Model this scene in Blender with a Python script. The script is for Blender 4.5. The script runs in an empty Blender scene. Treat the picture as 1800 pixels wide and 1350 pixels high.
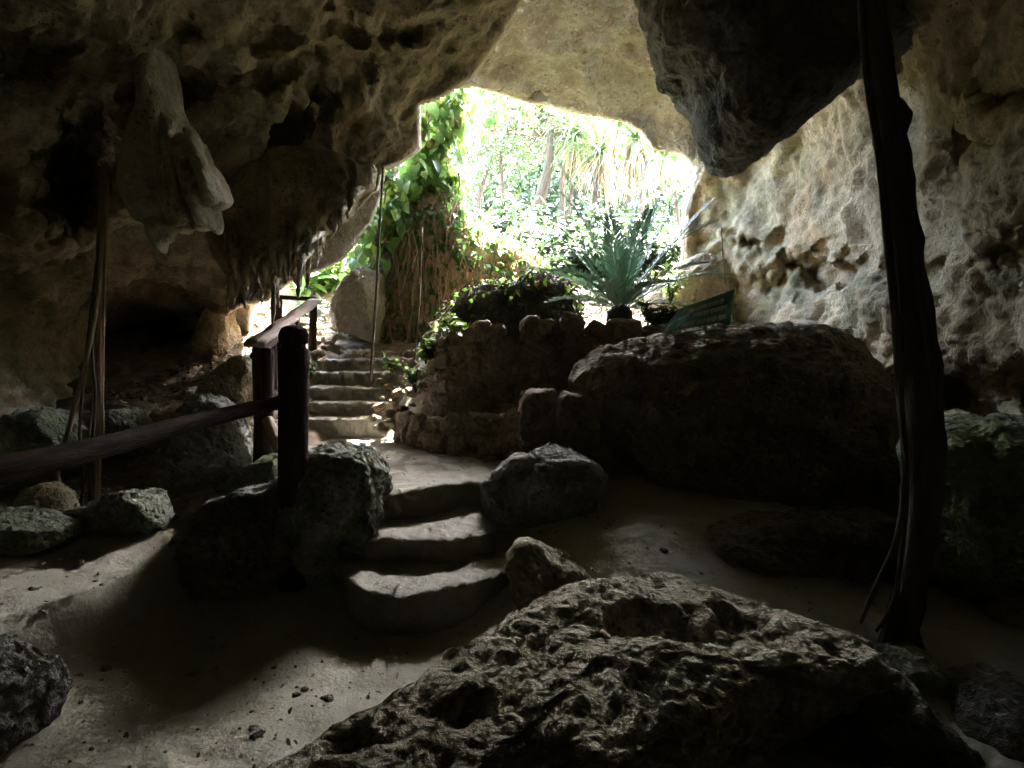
import bpy, bmesh, math, random
import numpy as np
from mathutils import Vector, Matrix
R = math.radians
random.seed(7); rng = np.random.default_rng(7)
sc = bpy.context.scene
col = sc.collection

# ------------------------------------------------------------------ camera
F_PX = 1072.0; PITCH = R(4.0); CAM = np.array([0.0, 0.0, 1.6])
FW = np.array([0, math.cos(PITCH), -math.sin(PITCH)])
UP = np.array([0, math.sin(PITCH), math.cos(PITCH)])
RT = np.array([1.0, 0, 0])
def ray(px, py):
    return FW + RT*((px-900)/F_PX) + UP*((675-py)/F_PX)
def P(px, py, d):
    """point on the view ray of a photo pixel whose forward (Y) distance is d metres"""
    r = ray(px, py); return CAM + r*(d/r[1])
def PZ(px, py, z):
    r = ray(px, py); return CAM + r*((z-CAM[2])/r[2])
def to_px(D):
    """directions (n,3) -> photo pixel coordinates; behind the camera gives far away values"""
    f = D@FW; ok = f > 0.05; f = np.where(ok, f, 1)
    x = 900+F_PX*(D@RT)/f; y = 675-F_PX*(D@UP)/f
    return np.where(ok, x, -9e4), np.where(ok, y, -9e4)
cam_d = bpy.data.cameras.new('camera'); cam = bpy.data.objects.new('camera', cam_d); col.objects.link(cam)
cam.location = CAM; cam.rotation_euler = (R(90)-PITCH, 0, 0)
cam_d.sensor_width = 36; cam_d.lens = 36*F_PX/1800; cam_d.clip_start = .05; cam_d.clip_end = 2000
sc.camera = cam

# ------------------------------------------------------------------ numeric noise
def _h(ix, iy, iz, s):
    h = (ix.astype(np.uint32)*np.uint32(374761393) + iy.astype(np.uint32)*np.uint32(668265263)
         + iz.astype(np.uint32)*np.uint32(2147483647) + np.uint32((s*144665+1013904223) & 0xffffffff))
    h = (h ^ (h >> np.uint32(13)))*np.uint32(1274126177)
    h = (h ^ (h >> np.uint32(16)))*np.uint32(2246822519)
    return h ^ (h >> np.uint32(15))
def _u(h): return h.astype(np.float32)/np.float32(4294967296.0)
def perlin(p, s=0):
    p = p.astype(np.float64); i = np.floor(p); f = (p-i).astype(np.float32); i = i.astype(np.int64)
    u = f*f*f*(f*(f*6-15)+10)
    out = 0
    for dx in (0, 1):
        wx = u[:, 0] if dx else 1-u[:, 0]
        for dy in (0, 1):
            wy = u[:, 1] if dy else 1-u[:, 1]
            for dz in (0, 1):
                wz = u[:, 2] if dz else 1-u[:, 2]
                h = _h(i[:, 0]+dx, i[:, 1]+dy, i[:, 2]+dz, s)
                gx = (h & np.uint32(1023)).astype(np.float32)/511.5-1
                gy = ((h >> np.uint32(10)) & np.uint32(1023)).astype(np.float32)/511.5-1
                gz = ((h >> np.uint32(20)) & np.uint32(1023)).astype(np.float32)/511.5-1
                out = out + wx*wy*wz*(gx*(f[:, 0]-dx)+gy*(f[:, 1]-dy)+gz*(f[:, 2]-dz))
    return out
def fbm(p, o=4, s=0, g=.5, ridged=False):
    a = 1; t = 0; q = p
    for k in range(o):
        n = perlin(q, s+k*17)
        if ridged: n = .5-np.abs(n)*1.6
        t = t+a*n; a *= g; q = q*2.03+3.7
    return t
def worley(p, s=0):
    """distance to nearest feature point and to the second one"""
    i = np.floor(p).astype(np.int64); f = p-i
    d1 = np.full(len(p), 9.); d2 = np.full(len(p), 9.)
    for dx in (-1, 0, 1):
        for dy in (-1, 0, 1):
            for dz in (-1, 0, 1):
                a, b, c = i[:, 0]+dx, i[:, 1]+dy, i[:, 2]+dz
                q = np.stack([_u(_h(a, b, c, s+1)), _u(_h(a, b, c, s+2)), _u(_h(a, b, c, s+3))], 1)
                d = np.sqrt((((np.array([dx, dy, dz])+q)-f)**2).sum(1))
                m = d < d1
                d2 = np.where(m, d1, np.minimum(d2, d)); d1 = np.where(m, d, d1)
    return d1, d2
def sstep(a, b, x):
    t = np.clip((x-a)/(b-a), 0, 1); return t*t*(3-2*t)
def rbf(ctrl, vals, q, eps):
    c = np.array(ctrl, float); v = np.array(vals, float)
    phi = lambda A, B: np.sqrt(((A[:, None]-B[None])**2).sum(2)+eps)
    n = len(c); M = np.zeros((n+1, n+1)); M[:n, :n] = phi(c, c); M[:n, n] = 1; M[n, :n] = 1
    w = np.linalg.solve(M+1e-9*np.eye(n+1), np.append(v, 0))
    out = np.empty(len(q))
    for k in range(0, len(q), 20000):
        out[k:k+20000] = phi(q[k:k+20000], c)@w[:n]+w[n]
    return out
def poly_sd(x, y, poly):
    """signed distance to a polygon, positive inside"""
    pts = np.array(poly, float); n = len(pts)
    d = np.full(len(x), 1e12); ins = np.zeros(len(x), bool)
    for k in range(n):
        ax, ay = pts[k]; bx, by = pts[(k+1) % n]
        ex, ey = bx-ax, by-ay
        t = np.clip(((x-ax)*ex+(y-ay)*ey)/(ex*ex+ey*ey+1e-9), 0, 1)
        d = np.minimum(d, (x-ax-t*ex)**2+(y-ay-t*ey)**2)
        c = ((ay > y) != (by > y)) & (x < (bx-ax)*(y-ay)/((by-ay) if by != ay else 1e-9)+ax)
        ins ^= c
    d = np.sqrt(d); return np.where(ins, d, -d)

# ------------------------------------------------------------------ objects
def link(name, me, m=None, parent=None):
    o = bpy.data.objects.new(name, me); col.objects.link(o)
    if m and me is not None and not me.materials: me.materials.append(m)
    if parent: o.parent = parent
    return o
def mesh(name, V, faces, smooth=True):
    """faces: list of int arrays, each (n,k)"""
    me = bpy.data.meshes.new(name); V = np.asarray(V, np.float32)
    me.vertices.add(len(V)); me.vertices.foreach_set('co', V.ravel())
    fl = [np.asarray(f, np.int32) for f in faces if len(f)]
    tot = np.concatenate([np.full(len(f), f.shape[1], np.int32) for f in fl])
    idx = np.concatenate([f.ravel() for f in fl])
    me.loops.add(len(idx)); me.loops.foreach_set('vertex_index', idx)
    me.polygons.add(len(tot))
    me.polygons.foreach_set('loop_start', np.concatenate([[0], np.cumsum(tot)[:-1]]).astype(np.int32))
    me.polygons.foreach_set('loop_total', tot)
    if smooth: me.polygons.foreach_set('use_smooth', np.ones(len(tot), bool))
    me.update(calc_edges=True); me.validate()
    return me
def normals(V, Fc):
    a = V[Fc[:, 1]]-V[Fc[:, 0]]; b = V[Fc[:, -1]]-V[Fc[:, 0]]; c = V[Fc[:, 2]]-V[Fc[:, 0]]
    n = np.cross(a, c)+np.cross(c, b) if Fc.shape[1] == 4 else np.cross(a, c)
    N = np.zeros_like(V)
    for k in range(Fc.shape[1]): 
        for j in range(3): N[:, j] += np.bincount(Fc[:, k], n[:, j], len(V))
    return N/(np.linalg.norm(N, axis=1, keepdims=True)+1e-12)
def tag(o, label=None, cat=None, group=None, kind=None):
    if label: o['label'] = label
    if cat: o['category'] = cat
    if group: o['group'] = group
    if kind: o['kind'] = kind
    return o
def empty(name, loc, label, cat, group=None):
    o = bpy.data.objects.new(name, None); col.objects.link(o); o.location = loc; o.empty_display_size = .1
    return tag(o, label, cat, group)
def put(name, V, faces, m, label=None, cat=None, group=None, kind=None, parent=None, smooth=True):
    """mesh object whose origin is at its base"""
    V = np.asarray(V, float); gr = GR.get(id(V))
    if parent is None:
        o0 = np.array([(V[:, 0].min()+V[:, 0].max())/2, (V[:, 1].min()+V[:, 1].max())/2, V[:, 2].min()])
    else: o0 = np.array(parent.location)
    o = link(name, mesh(name, V-o0, faces, smooth), m, parent)
    if parent is None: o.location = o0
    if gr is not None and len(gr[1]) == len(o.data.vertices):
        a = o.data.attributes.new('grain', 'FLOAT_VECTOR', 'POINT'); a.data.foreach_set('vector', gr[1].astype(np.float32).ravel())
    return tag(o, label, cat, group, kind)

# ------------------------------------------------------------------ materials
def mat(name):
    m = bpy.data.materials.new(name); m.use_nodes = True
    nt = m.node_tree; b = nt.nodes['Principled BSDF']
    b.inputs['Specular IOR Level'].default_value = .25
    return m, nt, b
def nd(nt, t, **kw):
    n = nt.nodes.new(t)
    for k, v in kw.items():
        if k in n.inputs: n.inputs[k].default_value = v
        else: setattr(n, k, v)
    return n
def noise(nt, vec, scale, detail=4, rough=.55, dist=0):
    n = nd(nt, 'ShaderNodeTexNoise'); n.inputs['Scale'].default_value = scale
    n.inputs['Detail'].default_value = detail; n.inputs['Roughness'].default_value = rough
    n.inputs['Distortion'].default_value = dist; nt.links.new(vec, n.inputs['Vector']); return n.outputs['Fac']
def ramp(nt, fac, stops):
    n = nd(nt, 'ShaderNodeValToRGB'); e = n.color_ramp.elements
    while len(e) < len(stops): e.new(.5)
    for k, (p, c) in enumerate(stops): e[k].position = p; e[k].color = (*c, 1) if len(c) == 3 else c
    nt.links.new(fac, n.inputs['Fac']); return n.outputs['Color']
def mixc(nt, fac, a, b):
    n = nd(nt, 'ShaderNodeMix', data_type='RGBA')
    for s, v in ((n.inputs[0], fac), (n.inputs[6], a), (n.inputs[7], b)):
        if isinstance(v, (int, float)): s.default_value = v
        elif isinstance(v, tuple): s.default_value = (*v, 1)
        else: nt.links.new(v, s)
    return n.outputs[2]
def bump(nt, b, h, strength, dist):
    n = nd(nt, 'ShaderNodeBump'); n.inputs['Strength'].default_value = strength; n.inputs['Distance'].default_value = dist
    nt.links.new(h, n.inputs['Height']); nt.links.new(n.outputs['Normal'], b.inputs['Normal'])
def mth(nt, op, a, b):
    n = nd(nt, 'ShaderNodeMath', operation=op)
    for s, v in ((n.inputs[0], a), (n.inputs[1], b)):
        if isinstance(v, (int, float)): s.default_value = v
        else: nt.links.new(v, s)
    return n.outputs[0]
def geo_pos(nt): return nd(nt, 'ShaderNodeNewGeometry').outputs['Position']
def rock(name, a, b, stain=(.10, .085, .06), moss=(.10, .12, .035), mossy=.5, rust=(.30, .17, .08), rusty=.35, scale=1.0, pit=1.0, rough=.9, bmp=.07):
    m, nt, bs = mat(name); v = geo_pos(nt)
    c = ramp(nt, noise(nt, v, 1.7*scale, 4, .62), [(.32, a), (.68, b)])
    c = mixc(nt, mth(nt, 'MULTIPLY', ramp(nt, noise(nt, v, .9*scale, 4, .6, .6), [(.5, (0, 0, 0)), (.68, (1, 1, 1))]), rusty), c, rust)
    c = mixc(nt, mth(nt, 'MULTIPLY', ramp(nt, noise(nt, v, 1.3*scale, 4, .65, .9), [(.5, (0, 0, 0)), (.64, (1, 1, 1))]), mossy), c, moss)
    c = mixc(nt, ramp(nt, noise(nt, v, .55*scale, 5, .62, 1.2), [(.50, (0, 0, 0)), (.62, (.6, .6, .6))]), c, tuple(x*.8 for x in stain))
    c = mixc(nt, ramp(nt, noise(nt, v, 4.5*scale, 4, .7), [(.50, (0, 0, 0)), (.72, (.75, .75, .75))]), c, stain)
    c = mixc(nt, ramp(nt, noise(nt, v, 22*scale, 4, .7), [(.55, (0, 0, 0)), (.8, (.5, .5, .5))]), c, tuple(min(1, x*1.35) for x in b))
    mp = nd(nt, 'ShaderNodeMapping'); mp.inputs['Scale'].default_value = (3.2, 3.2, .55); nt.links.new(v, mp.inputs['Vector'])
    c = mixc(nt, ramp(nt, noise(nt, mp.outputs[0], 1.6*scale, 4, .7, .5), [(.54, (0, 0, 0)), (.70, (.55, .55, .55))]), c, tuple(x*1.1 for x in stain))
    sp = nd(nt, 'ShaderNodeTexVoronoi'); sp.inputs['Scale'].default_value = 26*scale; sp.inputs['Randomness'].default_value = 1; nt.links.new(v, sp.inputs['Vector'])
    pit_shade = mth(nt, 'MULTIPLY', ramp(nt, sp.outputs['Distance'], [(.14, (1, 1, 1)), (.34, (0, 0, 0))]), ramp(nt, noise(nt, v, 3.3*scale, 3, .6), [(.48, (0, 0, 0)), (.6, (.8, .8, .8))]))
    c = mixc(nt, pit_shade, c, tuple(x*.55 for x in stain))  # small dark dots painted as the shade inside pits
    c = mixc(nt, ramp(nt, noise(nt, v, 48*scale, 3, .7), [(.5, (0, 0, 0)), (.66, (.45, .45, .45))]), c, tuple(x*.7 for x in a))
    nt.links.new(c, bs.inputs['Base Color']); bs.inputs['Roughness'].default_value = rough
    vo = nd(nt, 'ShaderNodeTexVoronoi'); vo.inputs['Scale'].default_value = 17*scale; nt.links.new(v, vo.inputs['Vector'])
    h = mth(nt, 'ADD', noise(nt, v, 14*scale, 5, .7), mth(nt, 'MULTIPLY', mth(nt, 'MINIMUM', vo.outputs['Distance'], .4), .9*pit))
    bump(nt, bs, h, 1.0, bmp/scale)
    return m
M = {}
M['cave'] = rock('cave_limestone', (.27, .215, .13), (.45, .37, .235), mossy=.6, rusty=.65, bmp=.028, pit=.5)
M['arch'] = rock('pale_limestone', (.29, .27, .225), (.43, .40, .33), stain=(.22, .17, .11), mossy=.18, rusty=.25)
M['grey'] = rock('grey_limestone', (.24, .24, .215), (.42, .41, .36), stain=(.10, .10, .085), mossy=.35, rusty=.12)
M['mossrock'] = rock('mossy_limestone', (.13, .14, .11), (.27, .27, .20), stain=(.05, .055, .04), moss=(.13, .17, .03), mossy=.85, rusty=.05)
M['brownrock'] = rock('brown_limestone', (.29, .255, .185), (.48, .425, .32), stain=(.09, .06, .045), moss=(.15, .16, .05), mossy=.5, rust=(.16, .07, .045), rusty=.6)
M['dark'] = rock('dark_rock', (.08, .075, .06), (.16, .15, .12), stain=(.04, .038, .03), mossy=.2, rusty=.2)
M['bigboulder'] = rock('dark_brown_limestone', (.16, .135, .095), (.30, .255, .18), stain=(.07, .055, .04), moss=(.13, .15, .05), mossy=.5, rust=(.16, .08, .05), rusty=.4)
M['wall'] = rock('wall_stone', (.16, .125, .09), (.30, .235, .165), stain=(.09, .07, .05), mossy=.15, rusty=.45)
M['rubble'] = rock('rubble_stone', (.36, .29, .19), (.55, .46, .33), stain=(.22, .17, .11), mossy=.15, rusty=.3)
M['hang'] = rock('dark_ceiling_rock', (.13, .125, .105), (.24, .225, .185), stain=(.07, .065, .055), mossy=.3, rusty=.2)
M['flow'] = rock('flowstone', (.40, .355, .25), (.60, .55, .42), stain=(.26, .17, .08), moss=(.2, .2, .1), mossy=.25, rust=(.34, .18, .07), rusty=.6, pit=.2, rough=.6)

def mat_ground():
    m, nt, b = mat('sandy_ground'); v = geo_pos(nt)
    c = ramp(nt, noise(nt, v, 1.5, 6, .6), [(.3, (.26, .245, .195)), (.7, (.38, .36, .295))])
    c = mixc(nt, ramp(nt, noise(nt, v, 9, 6, .75), [(.5, (0, 0, 0)), (.75, (.55, .55, .55))]), c, (.17, .145, .10))
    c = mixc(nt, ramp(nt, noise(nt, v, 60, 3, .7), [(.58, (0, 0, 0)), (.7, (.5, .5, .5))]), c, (.42, .39, .31))
    at = nd(nt, 'ShaderNodeAttribute', attribute_name='soil_shade')
    soil_shade = ramp(nt, noise(nt, v, 6, 6, .75), [(.3, (.09, .07, .045)), (.7, (.22, .17, .115))])
    c = mixc(nt, at.outputs['Fac'], c, soil_shade)
    nt.links.new(c, b.inputs['Base Color']); b.inputs['Roughness'].default_value = .92
    h = mth(nt, 'ADD', noise(nt, v, 7, 8, .7), mth(nt, 'MULTIPLY', noise(nt, v, 70, 4, .7), .25))
    bump(nt, b, h, .6, .03); return m
M['ground'] = mat_ground()
def mat_path(name='flagstone_concrete', flags=True):
    m, nt, b = mat(name); v = geo_pos(nt)
    w = nd(nt, 'ShaderNodeVectorMath', operation='ADD'); nt.links.new(v, w.inputs[0])
    wn = nd(nt, 'ShaderNodeTexNoise'); wn.inputs['Scale'].default_value = 3; nt.links.new(v, wn.inputs['Vector'])
    ws = nd(nt, 'ShaderNodeVectorMath', operation='SCALE'); ws.inputs['Scale'].default_value = .25
    nt.links.new(wn.outputs['Color'], ws.inputs[0]); nt.links.new(ws.outputs[0], w.inputs[1])
    ed = nd(nt, 'ShaderNodeTexVoronoi', feature='DISTANCE_TO_EDGE'); ed.inputs['Scale'].default_value = 3.6; nt.links.new(w.outputs[0], ed.inputs['Vector'])
    vo = nd(nt, 'ShaderNodeTexVoronoi'); vo.inputs['Scale'].default_value = 3.6; nt.links.new(w.outputs[0], vo.inputs['Vector'])
    sp = nd(nt, 'ShaderNodeSeparateColor'); nt.links.new(vo.outputs['Color'], sp.inputs[0])
    ro = mth(nt, 'MULTIPLY', ramp(nt, ed.outputs['Distance'], [(.10, (0, 0, 0)), (.17, (1, 1, 1))]), ramp(nt, sp.outputs[0], [(.35, (0, 0, 0)), (.6, (1, 1, 1))]))
    c = ramp(nt, noise(nt, v, 5, 5, .65), [(.3, (.22, .205, .165)), (.7, (.32, .30, .25))])
    if flags:
        c2 = ramp(nt, noise(nt, v, 8, 5, .65), [(.3, (.38, .36, .30)), (.7, (.55, .52, .45))])
        c = mixc(nt, mth(nt, 'MULTIPLY', ro, .85), c, c2)
    c = mixc(nt, ramp(nt, noise(nt, v, 12, 5, .75), [(.55, (0, 0, 0)), (.75, (.6, .6, .6))]), c, (.13, .115, .08))
    c = mixc(nt, ramp(nt, noise(nt, v, 3, 5, .7), [(.5, (0, 0, 0)), (.7, (.5, .5, .5))]), c, (.17, .15, .10))
    nt.links.new(c, b.inputs['Base Color']); b.inputs['Roughness'].default_value = .7
    h = noise(nt, v, 16, 6, .72)
    if flags: h = mth(nt, 'ADD', mth(nt, 'MULTIPLY', ro, .35), h)
    bump(nt, b, h, .8, .035); return m
M['path'] = mat_path(); M['step'] = mat_path('worn_step_concrete', False)
def mat_wood(name, a, b_, rough=.75):
    m, nt, b = mat(name)
    tc = nd(nt, 'ShaderNodeAttribute', attribute_name='grain'); mp = nd(nt, 'ShaderNodeMapping'); mp.inputs['Scale'].default_value = (22, 22, 2.2)
    nt.links.new(tc.outputs['Vector'], mp.inputs['Vector'])
    f = noise(nt, mp.outputs[0], 1.5, 5, .7, .8)
    nt.links.new(ramp(nt, f, [(.3, a), (.7, b_)]), b.inputs['Base Color']); b.inputs['Roughness'].default_value = rough; b.inputs['Specular IOR Level'].default_value = .08
    bump(nt, b, f, .9, .02); return m
M['wood'] = mat_wood('dark_red_wood', (.014, .009, .008), (.075, .045, .038), .95)
M['palewood'] = mat_wood('worn_pale_wood', (.22, .16, .12), (.42, .33, .27))
M['root'] = mat_wood('root_bark', (.05, .042, .034), (.14, .12, .09), .9)
M['paleroot'] = mat_wood('pale_root', (.20, .15, .10), (.40, .32, .23), .9)
M['redroot'] = mat_wood('red_root', (.20, .13, .09), (.46, .34, .25), .9)
M['bark'] = mat_wood('tree_bark', (.03, .026, .02), (.085, .068, .052), .9)
def mat_leaf(name, stops, trans=.45, rough=.45):
    m, nt, b = mat(name)
    g = nd(nt, 'ShaderNodeNewGeometry'); c = ramp(nt, g.outputs['Random Per Island'], stops)
    nt.links.new(c, b.inputs['Base Color']); b.inputs['Roughness'].default_value = rough
    b.inputs['Specular IOR Level'].default_value = .4
    t = nd(nt, 'ShaderNodeBsdfTranslucent')
    hs = nd(nt, 'ShaderNodeHueSaturation'); hs.inputs['Value'].default_value = 1.5; hs.inputs['Hue'].default_value = .485
    nt.links.new(c, hs.inputs['Color']); nt.links.new(hs.outputs[0], t.inputs['Color'])
    mx = nd(nt, 'ShaderNodeMixShader'); mx.inputs[0].default_value = trans
    nt.links.new(b.outputs[0], mx.inputs[1]); nt.links.new(t.outputs[0], mx.inputs[2])
    nt.links.new(mx.outputs[0], nt.nodes['Material Output'].inputs['Surface']); return m
M['leaf'] = mat_leaf('broad_leaf', [(0, (.045, .10, .02)), (.5, (.08, .16, .03)), (.9, (.13, .20, .04)), (1, (.25, .14, .04))])
M['ivy'] = mat_leaf('ivy_leaf', [(0, (.03, .08, .02)), (.6, (.06, .12, .03)), (.86, (.10, .15, .04)), (.95, (.20, .15, .08)), (1, (.28, .16, .07))])
M['tree'] = mat_leaf('tree_leaf', [(0, (.03, .06, .02)), (.6, (.05, .095, .03)), (1, (.08, .13, .035))], .2, .6)
M['jungle'] = mat_leaf('jungle_leaf', [(0, (.02, .04, .015)), (.7, (.032, .06, .02)), (1, (.055, .09, .03))], .12, .7)
M['palm'] = mat_leaf('palm_leaf', [(0, (.03, .07, .02)), (1, (.07, .12, .03))], .2, .6)
M['dry'] = mat_leaf('dry_leaf', [(0, (.10, .07, .04)), (.6, (.19, .14, .09)), (1, (.30, .23, .16))], .2, .8)
M['cycad'] = mat_leaf('cycad_leaflet', [(0, (.05, .115, .065)), (1, (.08, .16, .09))], .15, .55)
M['litter'] = mat_leaf('litter_leaf', [(0, (.09, .06, .04)), (.5, (.22, .15, .10)), (1, (.45, .36, .27))], .05, .7)

# ------------------------------------------------------------------ mesh makers
def ico(sub):
    bm = bmesh.new(); bmesh.ops.create_icosphere(bm, subdivisions=sub, radius=1)
    V = np.array([v.co[:] for v in bm.verts]); Fc = np.array([[v.index for v in f.verts] for f in bm.faces]); bm.free()
    return V, Fc
ICO = {k: ico(k) for k in (2, 3, 4, 5, 6, 7)}
def crag(p, amp, freq, s, pits=.5, rdg=.65):
    """limestone relief: broad lumps, ridges and solution pits"""
    w = p+np.stack([perlin(p*freq*.8, s+31), perlin(p*freq*.8, s+32), perlin(p*freq*.8, s+33)], 1)*.45/freq
    d = amp*(1.1*fbm(w*freq, 5, s)+rdg*(fbm(w*freq*1.7, 4, s+5, .5, True)-.35))
    if pits:
        f1, _ = worley(w*freq*2.6, s+9); d = d-amp*pits*.55*sstep(.55, .1, f1)
        f1, f2 = worley(w*freq*6.5, s+11); d = d-amp*pits*.4*sstep(.55, .1, f1)
    d = d+amp*.16*fbm(p*freq*7, 4, s+3, .6)
    return d
def boulder(name, label, cat, outline, depth, thick, m, sub=6, amp=.06, freq=2.2, pits=.5, facets=5, pw=.72, lean=0., group=None, seed=None, extra=None, back=1.0, parent=None):
    """rock whose outline, seen across it at its own depth, is the given one, swelling THICK metres to the front and back"""
    seed = seed if seed is not None else abs(hash(label)) % 1 + len(label)*13+int(outline[0][0])
    V, Fc = ICO[sub]
    Q = np.array([P(x, y, depth) for x, y in outline]); c = np.array([(Q[:, 0].min()+Q[:, 0].max())/2, depth, (Q[:, 2].min()+Q[:, 2].max())/2])
    q = Q[:, [0, 2]]-c[[0, 2]]
    th = np.linspace(-math.pi, math.pi, 721); rad = np.zeros(721)
    for k, t in enumerate(th):
        u = np.array([math.cos(t), math.sin(t)]); best = 0
        for i in range(len(q)):
            a, b = q[i], q[(i+1) % len(q)]; e = b-a; den = u[0]*e[1]-u[1]*e[0]
            if abs(den) < 1e-9: continue
            s = (a[0]*e[1]-a[1]*e[0])/den; w = (a[0]*u[1]-a[1]*u[0])/den
            if s > 0 and -1e-6 <= w <= 1+1e-6: best = max(best, s)
        rad[k] = best if best > 0 else rad[k-1]
    ker = np.ones(7)/7; rad = np.convolve(np.concatenate([rad[-4:-1], rad, rad[1:4]]), ker, 'valid')
    ang = np.arctan2(V[:, 2], V[:, 0]); mm = np.sqrt(V[:, 0]**2+V[:, 2]**2)
    r = np.interp(ang, th, rad); m2 = mm**pw; yy = np.sign(V[:, 1])*np.abs(V[:, 1])**pw
    W = np.stack([r*m2*np.cos(ang), yy*thick, r*m2*np.sin(ang)], 1)
    W[:, 1] = np.where(W[:, 1] > 0, W[:, 1]*back, W[:, 1])
    W[:, 1] += lean*W[:, 2]
    rg = np.random.default_rng(seed)
    for k in range(facets):
        n = rg.normal(size=3)*np.array([.75, 1, .75]); n[1] = -abs(n[1])-.55; n /= np.linalg.norm(n)
        s = W@n; o = s.max()*rg.uniform(.74, .9)
        W = W-n*(np.maximum(0, s-o)*.85)[:, None]
    W = W+c
    N = normals(W, Fc)
    W = W+N*(amp*1.3*fbm(W*freq*.45, 2, seed+70))[:, None]
    N = normals(W, Fc)
    W = W+N*crag(W, amp, freq, seed, pits)[:, None]
    if extra is not None: W = extra(W, N)
    return put(name, W, [Fc], m, label, cat, group, parent=parent)
GR = {}
def tube_geo(pts, radii, seg=10, wob=0., seed=0, cap=True, sub=6, flat=1.0):
    pts = np.array(pts, float); n = len(pts); radii = np.broadcast_to(np.array(radii, float), (n,))
    if sub > 1 and n > 2:   # Catmull-Rom
        t = np.linspace(0, n-1, (n-1)*sub+1); out = []
        for x in t:
            i = min(int(x), n-2); f = x-i
            p0, p1, p2, p3 = pts[max(i-1, 0)], pts[i], pts[i+1], pts[min(i+2, n-1)]
            out.append(.5*((2*p1)+(-p0+p2)*f+(2*p0-5*p1+4*p2-p3)*f*f+(-p0+3*p1-3*p2+p3)*f**3))
        radii = np.interp(t, np.arange(n), radii); pts = np.array(out)
    elif sub > 1:
        t = np.linspace(0, 1, sub+1); pts = pts[0]+(pts[1]-pts[0])*t[:, None]; radii = np.interp(t, [0, 1], radii)
    n = len(pts); tg = np.gradient(pts, axis=0); tg /= np.linalg.norm(tg, axis=1, keepdims=True)+1e-12
    ref = np.array([0, 0, 1.]) if abs(tg[0][2]) < .9 else np.array([1., 0, 0])
    V = []
    for k in range(n):
        a = np.cross(tg[k], ref); a /= np.linalg.norm(a)+1e-12; b = np.cross(a, tg[k]); ref = b if abs(b@tg[k]) < .9 else ref
        an = np.arange(seg)*2*math.pi/seg
        V.append(pts[k]+radii[k]*(np.cos(an)[:, None]*a+flat*np.sin(an)[:, None]*b))
    V = np.concatenate(V)
    i = np.arange(n-1)[:, None]*seg; j = np.arange(seg)[None]
    A = (i+j).ravel(); B = (i+(j+1) % seg).ravel(); Q = np.stack([A, B, B+seg, A+seg], 1)
    if wob:
        ctr = np.repeat(pts, seg, 0); dv = V-ctr; ln = np.linalg.norm(dv, axis=1, keepdims=True)
        sc_ = 1.0/max(radii.mean(), 1e-4)
        V = V+dv*(wob*fbm(V*np.array([1, 1, .35])*sc_*.8, 3, seed))[:, None]
    ln_ = np.concatenate([[0], np.cumsum(np.linalg.norm(np.diff(pts, axis=0), axis=1))]); an = np.arange(seg)*2*math.pi/seg
    G = np.stack([np.tile(np.cos(an), n)*np.repeat(radii, seg), np.tile(np.sin(an), n)*np.repeat(radii, seg), np.repeat(ln_, seg)], 1)+seed*1.7
    T = []
    if cap:
        G = np.concatenate([G, G[:1], G[-1:]])
        V = np.concatenate([V, pts[:1], pts[-1:]]); s0 = len(V)-2
        T = [[s0, (k+1) % seg, k] for k in range(seg)]+[[s0+1, (n-1)*seg+k, (n-1)*seg+(k+1) % seg] for k in range(seg)]
    V = np.array(V, float); GR[id(V)] = (V, G)
    return V, Q, np.array(T).reshape(-1, 3)
def join(parts):
    Vs, Qs, Ts, o = [], [], [], 0
    for V, Q, T in parts:
        Vs.append(V); 
        if len(Q): Qs.append(np.asarray(Q)+o)
        if len(T): Ts.append(np.asarray(T)+o)
        o += len(V)
    VV = np.concatenate(Vs)
    if any(id(v) in GR for v in Vs): GR[id(VV)] = (VV, np.concatenate([GR[id(v)][1] if id(v) in GR else v*0 for v in Vs]))
    return VV, [np.concatenate(x) for x in (Qs, Ts) if x]
def box_geo(c, ax, half, n=6, amp=.0, seed=0, rnd=.25):
    """a rounded box of half sizes along axes ax, roughened"""
    V, Fc = ICO[4]; ex = .32
    W = np.sign(V)*np.abs(V)**ex; W /= np.maximum(np.abs(W).max(1, keepdims=True), 1e-6)**(1-rnd)
    W = W*np.array(half); W = W@np.array(ax)+np.array(c)
    if amp:
        N = normals(W, Fc); W = W+N*(amp*fbm(W*3.5, 4, seed))[:, None]
    return W, np.zeros((0, 4), int), Fc
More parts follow.
